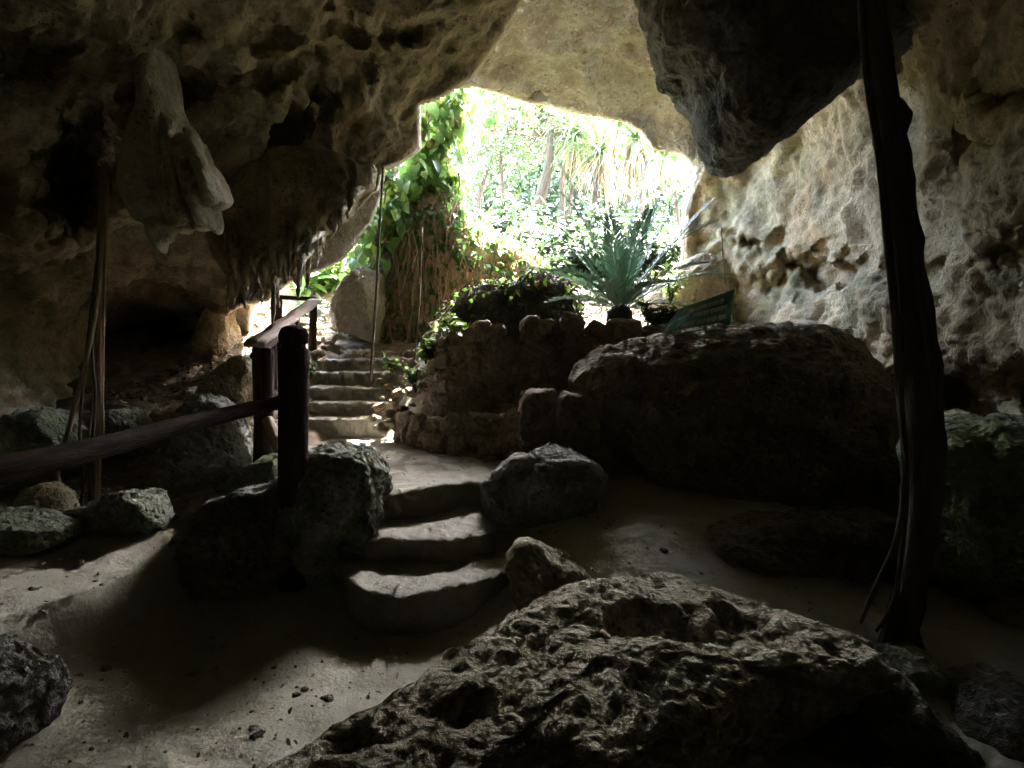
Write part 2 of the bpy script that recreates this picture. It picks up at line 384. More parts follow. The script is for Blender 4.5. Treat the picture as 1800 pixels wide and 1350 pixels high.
def leaves_geo(pos, dirs, nrm, L, Wd, shape='oval', fold=.25, droop=.15):
    """many leaves: base points pos, pointing along dirs, facing nrm"""
    pos, dirs, nrm = (np.asarray(x, float) for x in (pos, dirs, nrm)); n = len(pos)
    L = np.broadcast_to(L, (n,))[:, None]; Wd = np.broadcast_to(Wd, (n,))[:, None]
    d = dirs/(np.linalg.norm(dirs, axis=1, keepdims=True)+1e-9)
    s = np.cross(d, nrm); s /= np.linalg.norm(s, axis=1, keepdims=True)+1e-9; u = np.cross(s, d)
    prof = {'oval': [(.0, 0), (.3, .8), (.62, .75), (1, 0)], 'heart': [(.06, 0), (-.05, .62), (.35, 1), (1, 0)], 'strap': [(0, .5), (.35, 1), (.7, .75), (1, 0)]}[shape]
    mid = [pos+d*L*prof[0][0]]
    for t in (prof[1][0], prof[2][0]):
        tt = max(t, .12); mid.append(pos+d*L*tt-u*L*droop*tt*tt)
    mid.append(pos+d*L-u*L*droop)
    A, B, C, D = mid
    def side(sg, k, t): 
        tt = t; return pos+d*L*tt-u*L*droop*tt*abs(tt)+s*sg*Wd*prof[k][1]*.5+u*Wd*fold*prof[k][1]*.5
    l1, l2 = side(1, 1, prof[1][0]), side(1, 2, prof[2][0]); r1, r2 = side(-1, 1, prof[1][0]), side(-1, 2, prof[2][0])
    V = np.stack([A, B, C, D, l1, l2, r1, r2], 1).reshape(-1, 3); o = (np.arange(n)*8)[:, None]
    Q = np.concatenate([o+np.array([[1, 4, 5, 2]]), o+np.array([[1, 2, 7, 6]])])
    T = np.concatenate([o+np.array([[0, 4, 1]]), o+np.array([[0, 1, 6]]), o+np.array([[2, 5, 3]]), o+np.array([[2, 3, 7]])])
    return V, Q, T
def rand_dirs(n, g=rng):
    v = g.normal(size=(n, 3)); return v/np.linalg.norm(v, axis=1, keepdims=True)

# ------------------------------------------------------------------ ground
GC = [(0, 2, 0), (-.5, 3, 0), (-1, 2, .02), (.5, 2, .03), (0, 0, 0), (0, -3, 0), (1.5, 1, 0), (3, 1, 0), (-2, 1, .05), (-1.2, 3, 0), (-.3, 3.1, 0),
      (-2.4, 2.8, .05), (-2, 3.4, .07), (-3, 3, .1), (-3, 4.5, .22), (-2, 4.5, .3), (-4, 3.5, .2), (-3, 5.5, .6), (-3.5, 7, 1.15), (-5, 6, .9), (-2.4, 5.5, .6),
      (-2.6, 6.8, 1.0), (-2.9, 8, 1.5), (-1, 4.5, .35), (-1, 6, .4), (-.3, 5, .4), (-.6, 3.5, .02), (-.6, 3.9, .12), (-1.7, 6.8, .55), (-1.7, 7.2, .8),
      (-1.7, 7.7, 1.1), (-1.8, 8.2, 1.42), (-1.9, 9, 1.7), (.6, 3.75, .41), (.95, 3.95, .43), (1.15, 3.65, .40), (1.4, 4.2, .42), (2.5, 3.5, .2), (3, 4.5, .3),
      (3, 6, .8), (.35, 4.1, .40), (.4, 3.35, .25), (.3, 5, .42), (0, 5.6, .5), (0, 6.9, 1.3), (1, 6.9, 1.45), (2, 7.5, 1.5), (.5, 8, 1.75), (-.6, 7.6, 1.2), (-.9, 8.2, 1.5), (-.75, 6.5, .8), (-.8, 7.0, 1.1), (-.85, 7.5, 1.3),
      (-1.2, 9.2, 1.75), (-1.2, 10.5, 2.4), (0, 9.5, 2.1), (1, 9.5, 2.2), (0, 11, 2.8), (0, 13, 3.5), (2, 12, 3.1), (3, 10, 2.5), (-3, 9.5, 2), (-4, 11, 3.2),
      (-4, 14, 4.2), (0, 18, 3.9), (6, 18, 3.8), (-8, 18, 5), (10, 15, 4), (60, 60, 8), (-60, 60, 8), (0, 100, 9), (0, -10, 0), (10, 0, .3), (-10, 0, .3), (60, -60, 0), (-60, -60, 0)]
EDGE = [(-2.75, -2), (-2.7, 1.2), (-2.35, 2.6), (-1.95, 3.5), (-1.5, 3.9), (-1.5, 4.3), (-6, 4.3), (-6, -2)]
def ground_z(x, y, detail=True):
    q = np.stack([x, y], 1).astype(float)
    z = rbf([(a, b) for a, b, _ in GC], [c for *_, c in GC], q, .03)
    e = poly_sd(x, y, EDGE); wb = perlin(np.stack([x*2.2, y*2.2, 0*x], 1), 4)*.16
    z = z+.27*sstep(-.03, .06, e+wb)*sstep(4.35, 3.7, y)
    if detail:
        p = np.stack([x, y, 0*x], 1); soil_shade = soil_shade_mask(x, y)
        z = z+.03*fbm(p*1.3, 4, 3)+(.02+.05*soil_shade)*fbm(p*5, 5, 8, .6)
    return z
def soil_shade_mask(x, y):
    e = poly_sd(x, y, EDGE)
    a = np.maximum(sstep(-1.75, -2.1, x)*sstep(4.2, 4.8, y), sstep(0, .3, e)*.35)
    a = np.maximum(a, sstep(-1.15, -.95, x)*sstep(5.6, 6.0, y)*.9)  # earth by the stairs, set dark in place of shade on it
    return np.maximum(a, sstep(7.5, 8.3, y)*.95)
def axis(lo, hi, step, far, grow=1.16):
    a = list(np.arange(lo, hi+1e-6, step)); s = step; x = hi
    while x < far: s *= grow; x += s; a.append(x)
    s = step; x = lo; b = []
    while x > -far: s *= grow; x -= s; b.append(x)
    return np.array(b[::-1]+a)
gx = axis(-5.5, 5, .045, 260); gy = axis(1.2, 12.5, .045, 260)
X, Y = np.meshgrid(gx, gy); xs, ys = X.ravel(), Y.ravel()
zs = ground_z(xs, ys)
nx, ny = len(gx), len(gy)
i = (np.arange(ny-1)[:, None]*nx+np.arange(nx-1)[None]).ravel()
me = mesh('ground', np.stack([xs, ys, zs], 1), [np.stack([i, i+1, i+nx+1, i+nx], 1)])
at = me.attributes.new('soil_shade', 'FLOAT', 'POINT'); at.data.foreach_set('value', soil_shade_mask(xs, ys).astype(np.float32))
tag(link('ground', me, M['ground']), 'pale sandy cave floor rising to a leafy slope', kind='structure')
def gz(x, y): return float(ground_z(np.array([x], float), np.array([y], float), False)[0])

# ------------------------------------------------------------------ cave shells
HA = [(404, 548), (430, 535), (470, 525), (520, 485), (560, 432), (600, 388), (640, 350), (666, 336), (672, 297), (700, 286), (736, 262), (734, 184), (780, 166), (826, 136), (860, 95), (893, 45), (930, -20), (990, -70),
      (1120, -90), (1300, -60), (1345, 120), (1310, 220), (1240, 290), (1229, 312), (1217, 342), (1207, 380), (1204, 440), (1197, 520), (1196, 600), (1215, 760), (1250, 950), (420, 950), (395, 760), (392, 620)]
HB = [(440, 540), (495, 502), (560, 474), (602, 455), (628, 420), (652, 388), (668, 345), (674, 296), (700, 288), (733, 262), (735, 183), (760, 166), (800, 153), (836, 150), (880, 163), (930, 180), (962, 182), (1000, 195), (1050, 203), (1100, 214),
      (1130, 232), (1150, 262), (1200, 268), (1226, 300), (1216, 335), (1204, 370), (1200, 440), (1190, 520), (1190, 600), (1200, 900), (440, 900)]
AC = [(0, 0, 3.6), (150, 0, 3.8), (300, 0, 4.2), (450, 0, 4.6), (600, 0, 5), (750, 0, 5.4), (900, 0, 5.9), (1000, -40, 6.2), (0, 150, 4), (150, 150, 4.4), (350, 150, 5), (550, 150, 5.6), (700, 150, 6.1), (800, 120, 6.3),
      (880, 40, 6.1), (0, 300, 4.4), (150, 300, 4.8), (300, 300, 5.3), (450, 300, 5.8), (600, 280, 6.3), (690, 250, 6.5), (0, 450, 4.6), (120, 450, 5), (250, 440, 5.6), (400, 430, 5.9), (500, 430, 6.2), (600, 370, 6.5), (650, 335, 6.6),
      (200, 520, 7.4), (300, 545, 8.1), (380, 560, 8.0), (395, 620, 8.2), (100, 560, 6.5), (0, 560, 5.7), (150, 650, 7.0), (0, 700, 5.3), (300, 680, 8.3), (380, 690, 8.4), (430, 510, 6.4),
      (1235, 340, 8.9), (1215, 480, 9.0), (1300, 300, 8.4), (1300, 450, 8.4), (1300, 560, 8.5), (1400, 300, 7.3), (1400, 450, 7.3), (1400, 560, 7), (1500, 200, 6.1), (1500, 400, 6.1), (1500, 560, 5.9), (1600, 100, 5), (1600, 300, 5.1), (1600, 560, 5), (1600, 700, 5),
      (1700, 0, 4.1), (1700, 300, 4.2), (1700, 600, 4.2), (1800, 0, 3.4), (1800, 300, 3.5), (1800, 700, 3.5), (1700, 800, 4.2), (1800, 900, 3.3), (1350, 100, 6.5), (1500, 0, 5), (1200, 0, 6.6), (1300, 200, 7.6), (1500, 900, 5), (900, -250, 4.4), (300, -250, 3.4), (1500, -250, 3.6)]
def rng_dir(az, el): return np.array([math.sin(R(az))*math.cos(R(el)), math.cos(R(az))*math.cos(R(el)), math.sin(R(el))])
AD = [(-62, 0, 4.3), (-62, 30, 4.2), (-62, -25, 3.4), (62, 0, 3.2), (62, 30, 3.4), (62, -25, 3), (0, 90, 2.7), (0, 60, 3.3), (-90, 0, 4.2), (90, 0, 3.2), (-90, 45, 3.5), (90, 45, 3), (180, 0, 5), (180, 45, 3.4), (135, 0, 4), (-135, 0, 4.4), (-135, 45, 3.4), (135, 45, 3.2),
      (180, -30, 3.6), (90, -30, 3), (-90, -30, 3.6), (0, -60, 3.4), (0, -30, 6), (30, -35, 4.2), (-30, -35, 4.4)]
PITS = [(1445, 472, 85, 26, .55), (1390, 500, 60, 30, .35), (1730, 700, 95, 55, .9), (1700, 250, 60, 22, .25), (1760, 160, 50, 30, .3), (1480, 640, 60, 40, .4), (1600, 480, 60, 20, .2), (1545, 60, 40, 60, .5), (1350, 420, 40, 20, .25), (1790, 450, 60, 30, .3), (1640, 660, 50, 40, .5),
        (512, 228, 30, 26, .35), (300, 140, 45, 30, .35), (110, 330, 60, 90, .6), (335, 55, 30, 22, .2), (560, 160, 24, 40, .2), (460, 130, 60, 20, .18), (60, 90, 60, 30, .4), (640, 130, 20, 14, .18), (700, 60, 26, 14, .18), (480, 60, 40, 20, .14), (240, 190, 24, 40, .35), (600, 40, 20, 30, .2), (330, 590, 80, 34, .35), (250, 660, 70, 50, .6), (130, 250, 30, 70, .4)]
def shell(azs, els, ctrl, extra, hole, thick, band, seed, amp, m, name, label, keep=None, pits=(), grow=0.):
    A, E_ = np.meshgrid(np.radians(azs), np.radians(els)); a, e = A.ravel(), E_.ravel()
    D = np.stack([np.sin(a)*np.cos(e), np.cos(a)*np.cos(e), np.sin(e)], 1)
    cd, cv = [], []
    for px, py, d in ctrl:
        v = P(px, py, d)-CAM; l = np.linalg.norm(v); cd.append(v/l); cv.append(l)
    for az, el, r in extra: cd.append(rng_dir(az, el)); cv.append(r)
    r = rbf(cd, cv, D, .002)
    px, py = to_px(D)
    wx = px+60*fbm(np.stack([px/55, py/55, 0*px], 1), 3, seed); wy = py+45*fbm(np.stack([px/55, py/55, 0*px+5], 1), 3, seed)
    for cx, cy, sx, sy, dp in pits:
        r = r+dp*np.exp(-np.minimum((((wx-cx)/sx)**2+((wy-cy)/sy)**2)**1.6, 50))
    s = poly_sd(px, py, hole); hx = px < -5e3; s = np.where(hx, -9e3, s)
    r = r+grow
    V = CAM+D*r[:, None]
    V = V+D*(amp*1.5*fbm(V*.75, 3, seed+2)*1.0)[:, None]
    na, ne = len(azs), len(els)
    i = (np.arange(ne-1)[:, None]*na+np.arange(na-1)[None]).ravel(); Q = np.stack([i, i+na, i+na+1, i+1], 1)
    N = normals(V, Q); N = np.where((N*D).sum(1, keepdims=True) > 0, N, -N)
    N = -N   # towards the cave's air
    damp = 1-.75*sstep(-14, 4, s)
    w = V+np.stack([perlin(V*1.6, seed+31), perlin(V*1.6, seed+32), perlin(V*1.6, seed+33)], 1)*.22
    f1, f2 = worley(w*1.25, seed+21); lump = (.5-f1)*.9
    d = amp*(lump+.9*fbm(w*1.5, 5, seed+3)-.6*(fbm(w*2.4, 5, seed+5, .55, True)-.4))
    f1, f2 = worley(w*1.9, seed+9); d = d-amp*.75*sstep(.6, .12, f1)*sstep(.0, .3, perlin(V*.6, seed+40)+.15)
    f1, f2 = worley(w*4.2, seed+11); d = d+amp*.34*sstep(.75, .1, f1)*sstep(-.25, .25, perlin(V*.9, seed+44))
    f1, f2 = worley(w*11.0, seed+12); d = d-amp*.13*sstep(.5, .1, f1)*sstep(-.1, .3, perlin(V*1.3, seed+45))
    d = d+amp*.10*fbm(V*14, 3, seed+13, .6)-amp*.16*(fbm(w*7, 3, seed+15, .5, True)-.4)
    V = V+N*(d*damp)[:, None]
    V = V+D*(thick*np.clip(s/band, 0, 1.2)*(s > 0))[:, None]
    ok = (s < band)[Q].all(1)
    if keep is not None: ok &= keep(px, py)[Q].all(1)
    Q = Q[ok]
    used = np.unique(Q); mp = np.full(len(V), -1); mp[used] = np.arange(len(used))
    return tag(link(name, mesh(name, V[used], [mp[Q]]), m), label, kind='structure')
fine = np.arange(-46, 46.01, .17)
azs = np.concatenate([np.arange(-180, -46, 3.5), fine, np.arange(48, 181, 3.5)]); azs[-1] = 180
els = np.concatenate([np.arange(-64, -32, 4), np.arange(-32, 34.01, .17), np.arange(36, 91, 4.)]); els[-1] = 90
shell(azs, els, AC, AD, HA, 2.6, 7, 11, .125, M['cave'], 'cave_wall', 'pitted limestone walls and ceiling of the cave chamber', pits=PITS)
BC = [(500, 480, 7.5), (600, 420, 7.6), (660, 340, 7.5), (740, 200, 7.6), (800, 100, 7.8), (900, 50, 7.5), (900, 160, 8.7), (1000, 100, 8.1), (1000, 190, 8.9), (1000, 0, 7.3), (1100, 100, 8.1), (1100, 210, 9.1), (1200, 200, 8.8),
      (1200, 280, 9.1), (1240, 330, 9), (1230, 450, 9.2), (1180, 520, 9.4), (1300, 0, 7.4), (1350, 150, 8.3), (1000, -200, 6.4), (1300, -200, 6.4), (700, 100, 7.3), (400, 450, 7.6), (400, 600, 8.4)]
shell(np.arange(-32, 28, .16), np.arange(-12, 46, .16), BC, [], HB, 1.6, 6, 57, .11, M['arch'], 'cave_mouth_rock', 'pale sunlit limestone arch around the cave mouth',
      keep=lambda x, y: poly_sd(x, y, HA) > -95)

shell(np.arange(-180, 181, 2.), np.append(np.arange(-60, 90, 2.), 90), AC, AD, HA, 0, -22, 5, .05, M['cave'], 'hill_light_block', 'hill rock around the cave, an unseen shell added to stop light leaks', grow=1.1)  # unseen outer shell added to block light leaking through the ceiling
# ------------------------------------------------------------------ hanging rock masses
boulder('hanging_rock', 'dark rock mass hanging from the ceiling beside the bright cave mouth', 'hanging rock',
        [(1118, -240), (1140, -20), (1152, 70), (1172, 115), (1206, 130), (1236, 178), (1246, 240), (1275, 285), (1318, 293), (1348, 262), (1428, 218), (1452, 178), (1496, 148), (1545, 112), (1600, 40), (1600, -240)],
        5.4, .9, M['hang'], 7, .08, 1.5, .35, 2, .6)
def flutes(W, N):
    ap = P(285, 105, 4.5); rel = W-ap; t = np.clip(-rel[:, 2], 0, 2); a = (rel[:, 0]-.10*t)/(.10+.30*t)
    k = .13*np.clip(t-.1, 0, 1)*sstep(-.7, .2, a)*(np.abs(np.sin(a*11+.5*perlin(W*2, 3)))-.6)
    return W+N*k[:, None]
fs = empty('flowstone', tuple(P(300, 440, 4.5)), 'pale fluted flowstone drapery hanging like a bell from the dark ceiling', 'flowstone')
FP = [('bell', [(258, 60), (284, 60), (294, 150), (320, 210), (350, 265), (366, 320), (372, 360), (352, 398), (318, 402), (300, 408), (270, 404), (240, 388), (222, 340), (236, 262), (262, 195), (264, 140)], 4.6, .28),
      ('fold', [(322, 215), (345, 250), (366, 300), (375, 330), (368, 370), (350, 402), (336, 405), (346, 350), (344, 310), (330, 260)], 4.40, .10),
      ('fold', [(345, 250), (368, 290), (388, 325), (393, 350), (386, 396), (366, 405), (356, 400), (366, 350), (366, 318), (352, 280)], 4.56, .12),
      ('fold', [(296, 240), (318, 270), (336, 320), (334, 350), (322, 378), (304, 408), (294, 400), (300, 360), (290, 330), (284, 280)], 4.34, .07),
      ('tip', [(252, 380), (285, 380), (303, 400), (300, 425), (288, 449), (272, 436), (256, 410)], 4.5, .09)]
for nm_, ol, dd_, tt_ in FP: boulder(nm_, None, None, ol, dd_, tt_, M['flow'], 6, .016, 3.5, .15, 0, .8, extra=flutes, parent=fs, seed=len(ol)*7)
# stalactite ledge
led = empty('stalactite_ledge', P(480, 380, 6.0), 'dark ledge fringed with stalactites at the edge of the cave mouth', 'rock ledge')
Vs, Fs = ICO[6]
lb = boulder('ledge_rock', 'x'*5, 'x', [(372, 330), (420, 280), (520, 260), (600, 270), (655, 295), (655, 325), (610, 372), (565, 412), (530, 462), (480, 498), (430, 505), (392, 480), (372, 420)], 6.05, .45, M['cave'], 6, .06, 2.4, .5, 2, .7)
del lb['label']; del lb['category']
w0 = np.array(lb.location); lb.parent = led; lb.location = w0-np.array(led.location)
def stal(px, py, ln, rad, d, name, root, m, seed):
    p0 = P(px, py, d); p = []; rr = []
    for k in range(8):
        t = k/7; p.append(p0+np.array([.02*math.sin(seed+t*3), .015*math.cos(seed*2+t*4)+.42*max(0, .3-t)/.3, .10-ln*t-(.1*t)+.12*max(0, .3-t)/.3])); rr.append(rad*(1.15-.9*t)**.7*(1+.25*math.sin(seed*3+t*11)) if k < 7 else rad*.3)
    V, Q, T = tube_geo(p, rr, 11, .5, seed, sub=4)
    put(name, V, [Q, T], m, parent=root)
low = [(380, 430), (400, 470), (430, 500), (470, 500), (520, 462), (555, 420), (600, 376), (640, 338), (665, 318)]
for k in range(98):
    t = random.random()**.8*.85; xx = 385+270*t
    yy = np.interp(xx, [a for a, b in low], [b for a, b in low])-random.uniform(-4, 70)*(1 if xx < 600 else .3)
    stal(xx, yy, random.choice((.08, .12, .18, .26, .4))*random.uniform(.7, 1.2)*(1 if xx < 570 else .45), random.uniform(.012, .042), 5.62+random.uniform(-.08, .35), 'stalactite', led, M['flow' if k % 3 == 0 else 'cave'], k)

# ------------------------------------------------------------------ boulders
B = boulder
B('boulder', 'huge dark boulder beside the path with a bulging face, below the green sign', 'boulder',
  [(1002, 672), (1020, 640), (1066, 612), (1140, 594), (1200, 584), (1290, 575), (1380, 570), (1465, 576), (1515, 602), (1550, 660), (1580, 720), (1600, 800), (1560, 880), (1450, 930), (1330, 955), (1222, 945), (1185, 905), (1130, 845), (1078, 770), (1030, 722)], 5.1, .75, M['bigboulder'], 7, .085, 1.5, .6, 3, .62, lean=.25)
B('boulder', 'low pitted boulder with a pale flat top at the end of the landing steps', 'boulder',
  [(848, 850), (862, 820), (905, 800), (975, 793), (1030, 803), (1062, 830), (1068, 890), (1050, 930), (985, 950), (900, 950), (855, 940)], 4.3, .28, M['grey'], 6, .045, 3, .7, 4, .55)
B('boulder', 'craggy mossy boulder left of the lower steps, behind the tall wooden post', 'boulder',
  [(500, 840), (535, 800), (590, 786), (645, 788), (672, 815), (680, 850), (672, 905), (662, 950), (650, 1000), (600, 1035), (520, 1030), (470, 980), (455, 900)], 3.95, .40, M['mossrock'], 6, .06, 3, .7, 5, .55)
def table_rock(name, label, cat, outline, z, thick, m, sub, amp, freq, seed, hollows=()):
    V, Fc = ICO[sub]; Q = np.array([PZ(x, y, z) for x, y in outline]); c = np.array([(Q[:, 0].min()+Q[:, 0].max())/2, (Q[:, 1].min()+Q[:, 1].max())/2, z])
    q = Q[:, :2]-c[:2]; th = np.linspace(-math.pi, math.pi, 721); rad = np.zeros(721)
    for k, t in enumerate(th):
        u = np.array([math.cos(t), math.sin(t)])
        for i in range(len(q)):
            a, e = q[i], q[(i+1) % len(q)]-q[i]; den = u[0]*e[1]-u[1]*e[0]
            if abs(den) < 1e-9: continue
            s_ = (a[0]*e[1]-a[1]*e[0])/den; w_ = (a[0]*u[1]-a[1]*u[0])/den
            if s_ > 0 and -1e-6 <= w_ <= 1+1e-6: rad[k] = max(rad[k], s_)
    ang = np.arctan2(V[:, 1], V[:, 0]); mm = np.sqrt(V[:, 0]**2+V[:, 1]**2); r = np.interp(ang, th, rad)
    up = V[:, 2] > 0; m2 = np.where(up, mm**.8, mm**.8*(1-.42*np.clip(-V[:, 2]*1.4, 0, 1)))
    h = np.where(up, .10*V[:, 2], np.sign(V[:, 2])*np.abs(V[:, 2])**.8*thick)
    W = np.stack([r*m2*np.cos(ang), r*m2*np.sin(ang), h], 1)+c; N = normals(W, Fc)
    W = W+N*(amp*1.0*fbm(W*freq*.4, 2, seed+70))[:, None]; N = normals(W, Fc); W = W+N*crag(W, amp, freq, seed, .9, .15)[:, None]
    for px, py, rr, dp in hollows:
        p = PZ(px, py, z); d = np.sqrt(((W[:, :2]-p[:2])**2).sum(1))*(1+.75*fbm(W*5.5, 4, seed+int(px)))+.03*fbm(W*16, 3, 8); W[:, 2] -= np.where(W[:, 2] > z-.2, dp*sstep(rr, rr*.35, d), 0)
    return put(name, W, [Fc], m, label, cat)
table_rock('rock_slab', 'wide pitted rock slab in the near foreground with a dark undercut front', 'rock',
  [(330, 1480), (480, 1340), (700, 1215), (850, 1120), (940, 1062), (1040, 1022), (1150, 1012), (1250, 1030), (1340, 1062), (1440, 1100), (1520, 1135), (1580, 1190), (1490, 1225), (1400, 1215), (1320, 1250), (1240, 1285), (1170, 1300), (1090, 1345), (1000, 1335), (900, 1390), (800, 1470), (650, 1600)],
  (.36), .5, M['brownrock'], 7, .055, 2.3, 77, hollows=[(1120, 1115, .17, .2), (1180, 1130, .13, .18), (1300, 1120, .12, .15), (1130, 1235, .06, .12), (820, 1270, .09, .1), (610, 1330, .1, .1)])
B('rock', 'small humped rock at the right end of the lowest step', 'rock',
  [(893, 985), (905, 958), (930, 950), (965, 975), (1000, 980), (1035, 1005), (1040, 1050), (1000, 1090), (940, 1085), (900, 1040)], 3.45, .22, M['brownrock'], 5, .035, 4, .6, 4, .6)
B('rock', 'greenish smooth rock near the foot of the thick root', 'rock',
  [(1540, 1180), (1570, 1150), (1630, 1155), (1690, 1190), (1735, 1240), (1720, 1290), (1650, 1300), (1590, 1260)], 2.6, .2, M['mossrock'], 5, .035, 4, .5, 4, .6)
B('rock', 'lumpy dark rock at the lower left edge of the path', 'rock',
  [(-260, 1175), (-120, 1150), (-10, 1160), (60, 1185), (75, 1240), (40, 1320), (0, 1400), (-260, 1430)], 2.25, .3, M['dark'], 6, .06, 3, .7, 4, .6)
B('boulder', 'rounded tan boulder on the leafy slope behind the railing', 'boulder',
  [(352, 690), (375, 655), (420, 628), (448, 635), (470, 660), (470, 710), (430, 735), (380, 720)], 6.0, .3, M['rubble'], 5, .03, 2.5, .3, 4, .6)
B('boulder', 'pointed grey boulder on the slope in front of the tan one', 'boulder',
  [(318, 720), (335, 694), (365, 698), (395, 715), (425, 760), (440, 820), (380, 860), (290, 850), (265, 830), (300, 780)], 5.0, .32, M['grey'], 6, .045, 3, .6, 6, .6)
B('boulder', 'mossy boulder behind the hanging roots, against the dark wall', 'boulder',
  [(0, 745), (40, 715), (95, 728), (130, 760), (150, 810), (100, 850), (0, 850), (-40, 800)], 4.9, .35, M['mossrock'], 5, .05, 3, .5, 5, .6)
B('boulder', 'green tinged boulder right of the hanging roots', 'boulder',
  [(180, 760), (195, 725), (225, 720), (250, 750), (255, 790), (220, 815), (185, 800)], 5.4, .25, M['mossrock'], 5, .04, 3, .5, 5, .6)
B('rock', 'yellowish layered rock at the foot of the thin slanting root', 'rock',
  [(30, 890), (45, 860), (85, 850), (115, 868), (125, 905), (90, 930), (45, 925)], 3.9, .16, M['rubble'], 5, .03, 4, .5, 4, .6)
B('rock', 'blue grey rough rock below the straight hanging root', 'rock',
  [(125, 915), (145, 885), (190, 868), (240, 862), (275, 880), (290, 920), (230, 945), (150, 945)], 3.85, .22, M['mossrock'], 5, .04, 4, .8, 4, .6)
B('rock', 'dark crumbly rock between the two wooden posts', 'rock',
  [(385, 850), (410, 822), (450, 805), (490, 800), (500, 850), (480, 900), (400, 900)], 4.3, .2, M['mossrock'], 5, .05, 4, .7, 5, .6)
B('boulder', 'dark rock mass under the railing left of the tall post', 'boulder',
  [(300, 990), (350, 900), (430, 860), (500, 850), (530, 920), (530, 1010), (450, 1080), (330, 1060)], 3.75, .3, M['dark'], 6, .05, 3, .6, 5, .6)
B('rock', 'flat shelf rock at the left edge above the lit ledge', 'rock',
  [(-60, 905), (10, 895), (60, 915), (110, 925), (120, 950), (50, 965), (-60, 970)], 3.55, .25, M['mossrock'], 5, .035, 4, .6, 4, .6)
B('boulder', 'big smooth boulder with a sunlit top at the head of the stairs', 'boulder',
  [(583, 560), (590, 530), (612, 495), (640, 470), (668, 478), (672, 540), (660, 604), (640, 598), (600, 582)], 8.5, .5, M['arch'], 6, .04, 2, .4, 5, .62)
B('boulder', 'upright dark stone block at the end of the low kerb wall', 'stone block',
  [(912, 705), (930, 684), (975, 680), (985, 700), (980, 760), (975, 815), (925, 815), (910, 770)], 5.15, .2, M['wall'], 5, .035, 3, .4, 5, .5)
B('boulder', 'squat dark stone block between the kerb wall and the huge boulder', 'stone block',
  [(972, 735), (990, 690), (1030, 700), (1070, 740), (1085, 800), (1070, 830), (990, 820), (970, 790)], 5.05, .22, M['wall'], 5, .035, 3, .4, 5, .5)
B('boulder', 'dark rock in the shadows at the right below the thick root wall', 'boulder',
  [(1640, 790), (1680, 760), (1760, 745), (1850, 730), (1980, 760), (2000, 1000), (1850, 1100), (1680, 1050), (1630, 900)], 3.3, .45, M['mossrock'], 6, .06, 2.5, .5, 5, .6)
B('boulder', 'small pale boulder in a gap at the right wall', 'boulder',
  [(1650, 750), (1660, 728), (1690, 722), (1712, 740), (1712, 765), (1655, 768)], 3.9, .12, M['rubble'], 5, .02, 4, .4, 4, .6)

B('earth_bank', 'tan earth bank behind the cycad at the foot of the right wall', 'bank',
  [(1118, 610), (1128, 540), (1150, 500), (1190, 462), (1240, 440), (1310, 440), (1320, 610)], 9.0, .5, M['rubble'], 6, .07, 2, .4, 2, .7)
B('boulder', 'pale flat rock for lit ground by the second post', 'boulder',
  [(396, 775), (415, 742), (450, 732), (485, 745), (498, 790), (460, 812), (410, 806)], 5.7, .3, M['rubble'], 5, .03, 3, .4, 3, .6)  # pale rock set in for a patch of lit ground
B('rock', 'sunlit rock at the end of the dark left wall above the handrail', 'rock',
  [(352, 570), (376, 545), (400, 552), (414, 590), (404, 640), (370, 650), (346, 610)], 7.9, .35, M['rubble'], 5, .05, 2.5, .5, 3, .6)
B('boulder', 'low tan boulder half buried in the litter below the dark left wall', 'boulder',
  [(270, 735), (290, 715), (322, 716), (338, 740), (320, 760), (280, 758)], 5.9, .25, M['rubble'], 5, .03, 3, .4, 3, .6)
B('rock', 'dark rock running on from the right end of the foreground slab', 'rock',
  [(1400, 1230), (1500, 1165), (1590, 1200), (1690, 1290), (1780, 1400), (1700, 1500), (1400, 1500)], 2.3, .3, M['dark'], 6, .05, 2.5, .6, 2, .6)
B('boulder', 'low dark rock mass put as shade between the huge boulder and the thick root', 'boulder',
  [(1235, 985), (1262, 945), (1350, 915), (1450, 905), (1570, 915), (1625, 990), (1600, 1090), (1480, 1125), (1350, 1075), (1270, 1040)], 3.65, .35, M['dark'], 6, .06, 2.2, .6, 3, .6)  # dark mass added where shade falls; its left end is a real rock
B('rock', 'dark rock added as shade, lower right corner by the greenish rock', 'rock',
  [(1640, 1300), (1720, 1240), (1800, 1215), (1900, 1250), (1960, 1480), (1660, 1480)], 2.35, .3, M['dark'], 6, .05, 2.5, .6, 3, .6)  # corner rock added dark to stand for the black shade
# rubble stones: one shape copied
def rubble(px, py, d, size, label, group, proto={}, m='rubble'):
    k = (m, random.randrange(4))
    if k not in proto:
        V, Fc = ICO[4]; W = V*np.array([1, .8, .62]); g = np.random.default_rng(k[1]+3)
        for j in range(7):
            n = g.normal(size=3); n /= np.linalg.norm(n); s = W@n; W = W-n*(np.maximum(0, s-s.max()*g.uniform(.6, .85))*.9)[:, None]
        W = W+normals(W, Fc)*(.16*fbm(W*1.6, 4, k[1]*7))[:, None]
        proto[k] = mesh('stone', W, [Fc]); proto[k].materials.append(M[m])
    o = link('stone', proto[k]); p = P(px, py, d); o.location = p; o.scale = (size*random.uniform(.8, 1.2), size, size*random.uniform(.75, 1.1))
    o.rotation_euler = (random.uniform(-.4, .4), random.uniform(-.4, .4), random.uniform(0, 6.3))
    return tag(o, label, 'stone', group)
for k in range(46):
    px = random.uniform(408, 600); py = random.uniform(545, 612)-(px-400)*.06
    d = np.interp(py, [535, 615], [9.6, 7.9]); x, y, _ = P(px, py, d)
    o = rubble(px, py, d, random.uniform(.07, .17), 'sunlit rubble stone in the heap left of the stair head', 'rubble stones outside the mouth')
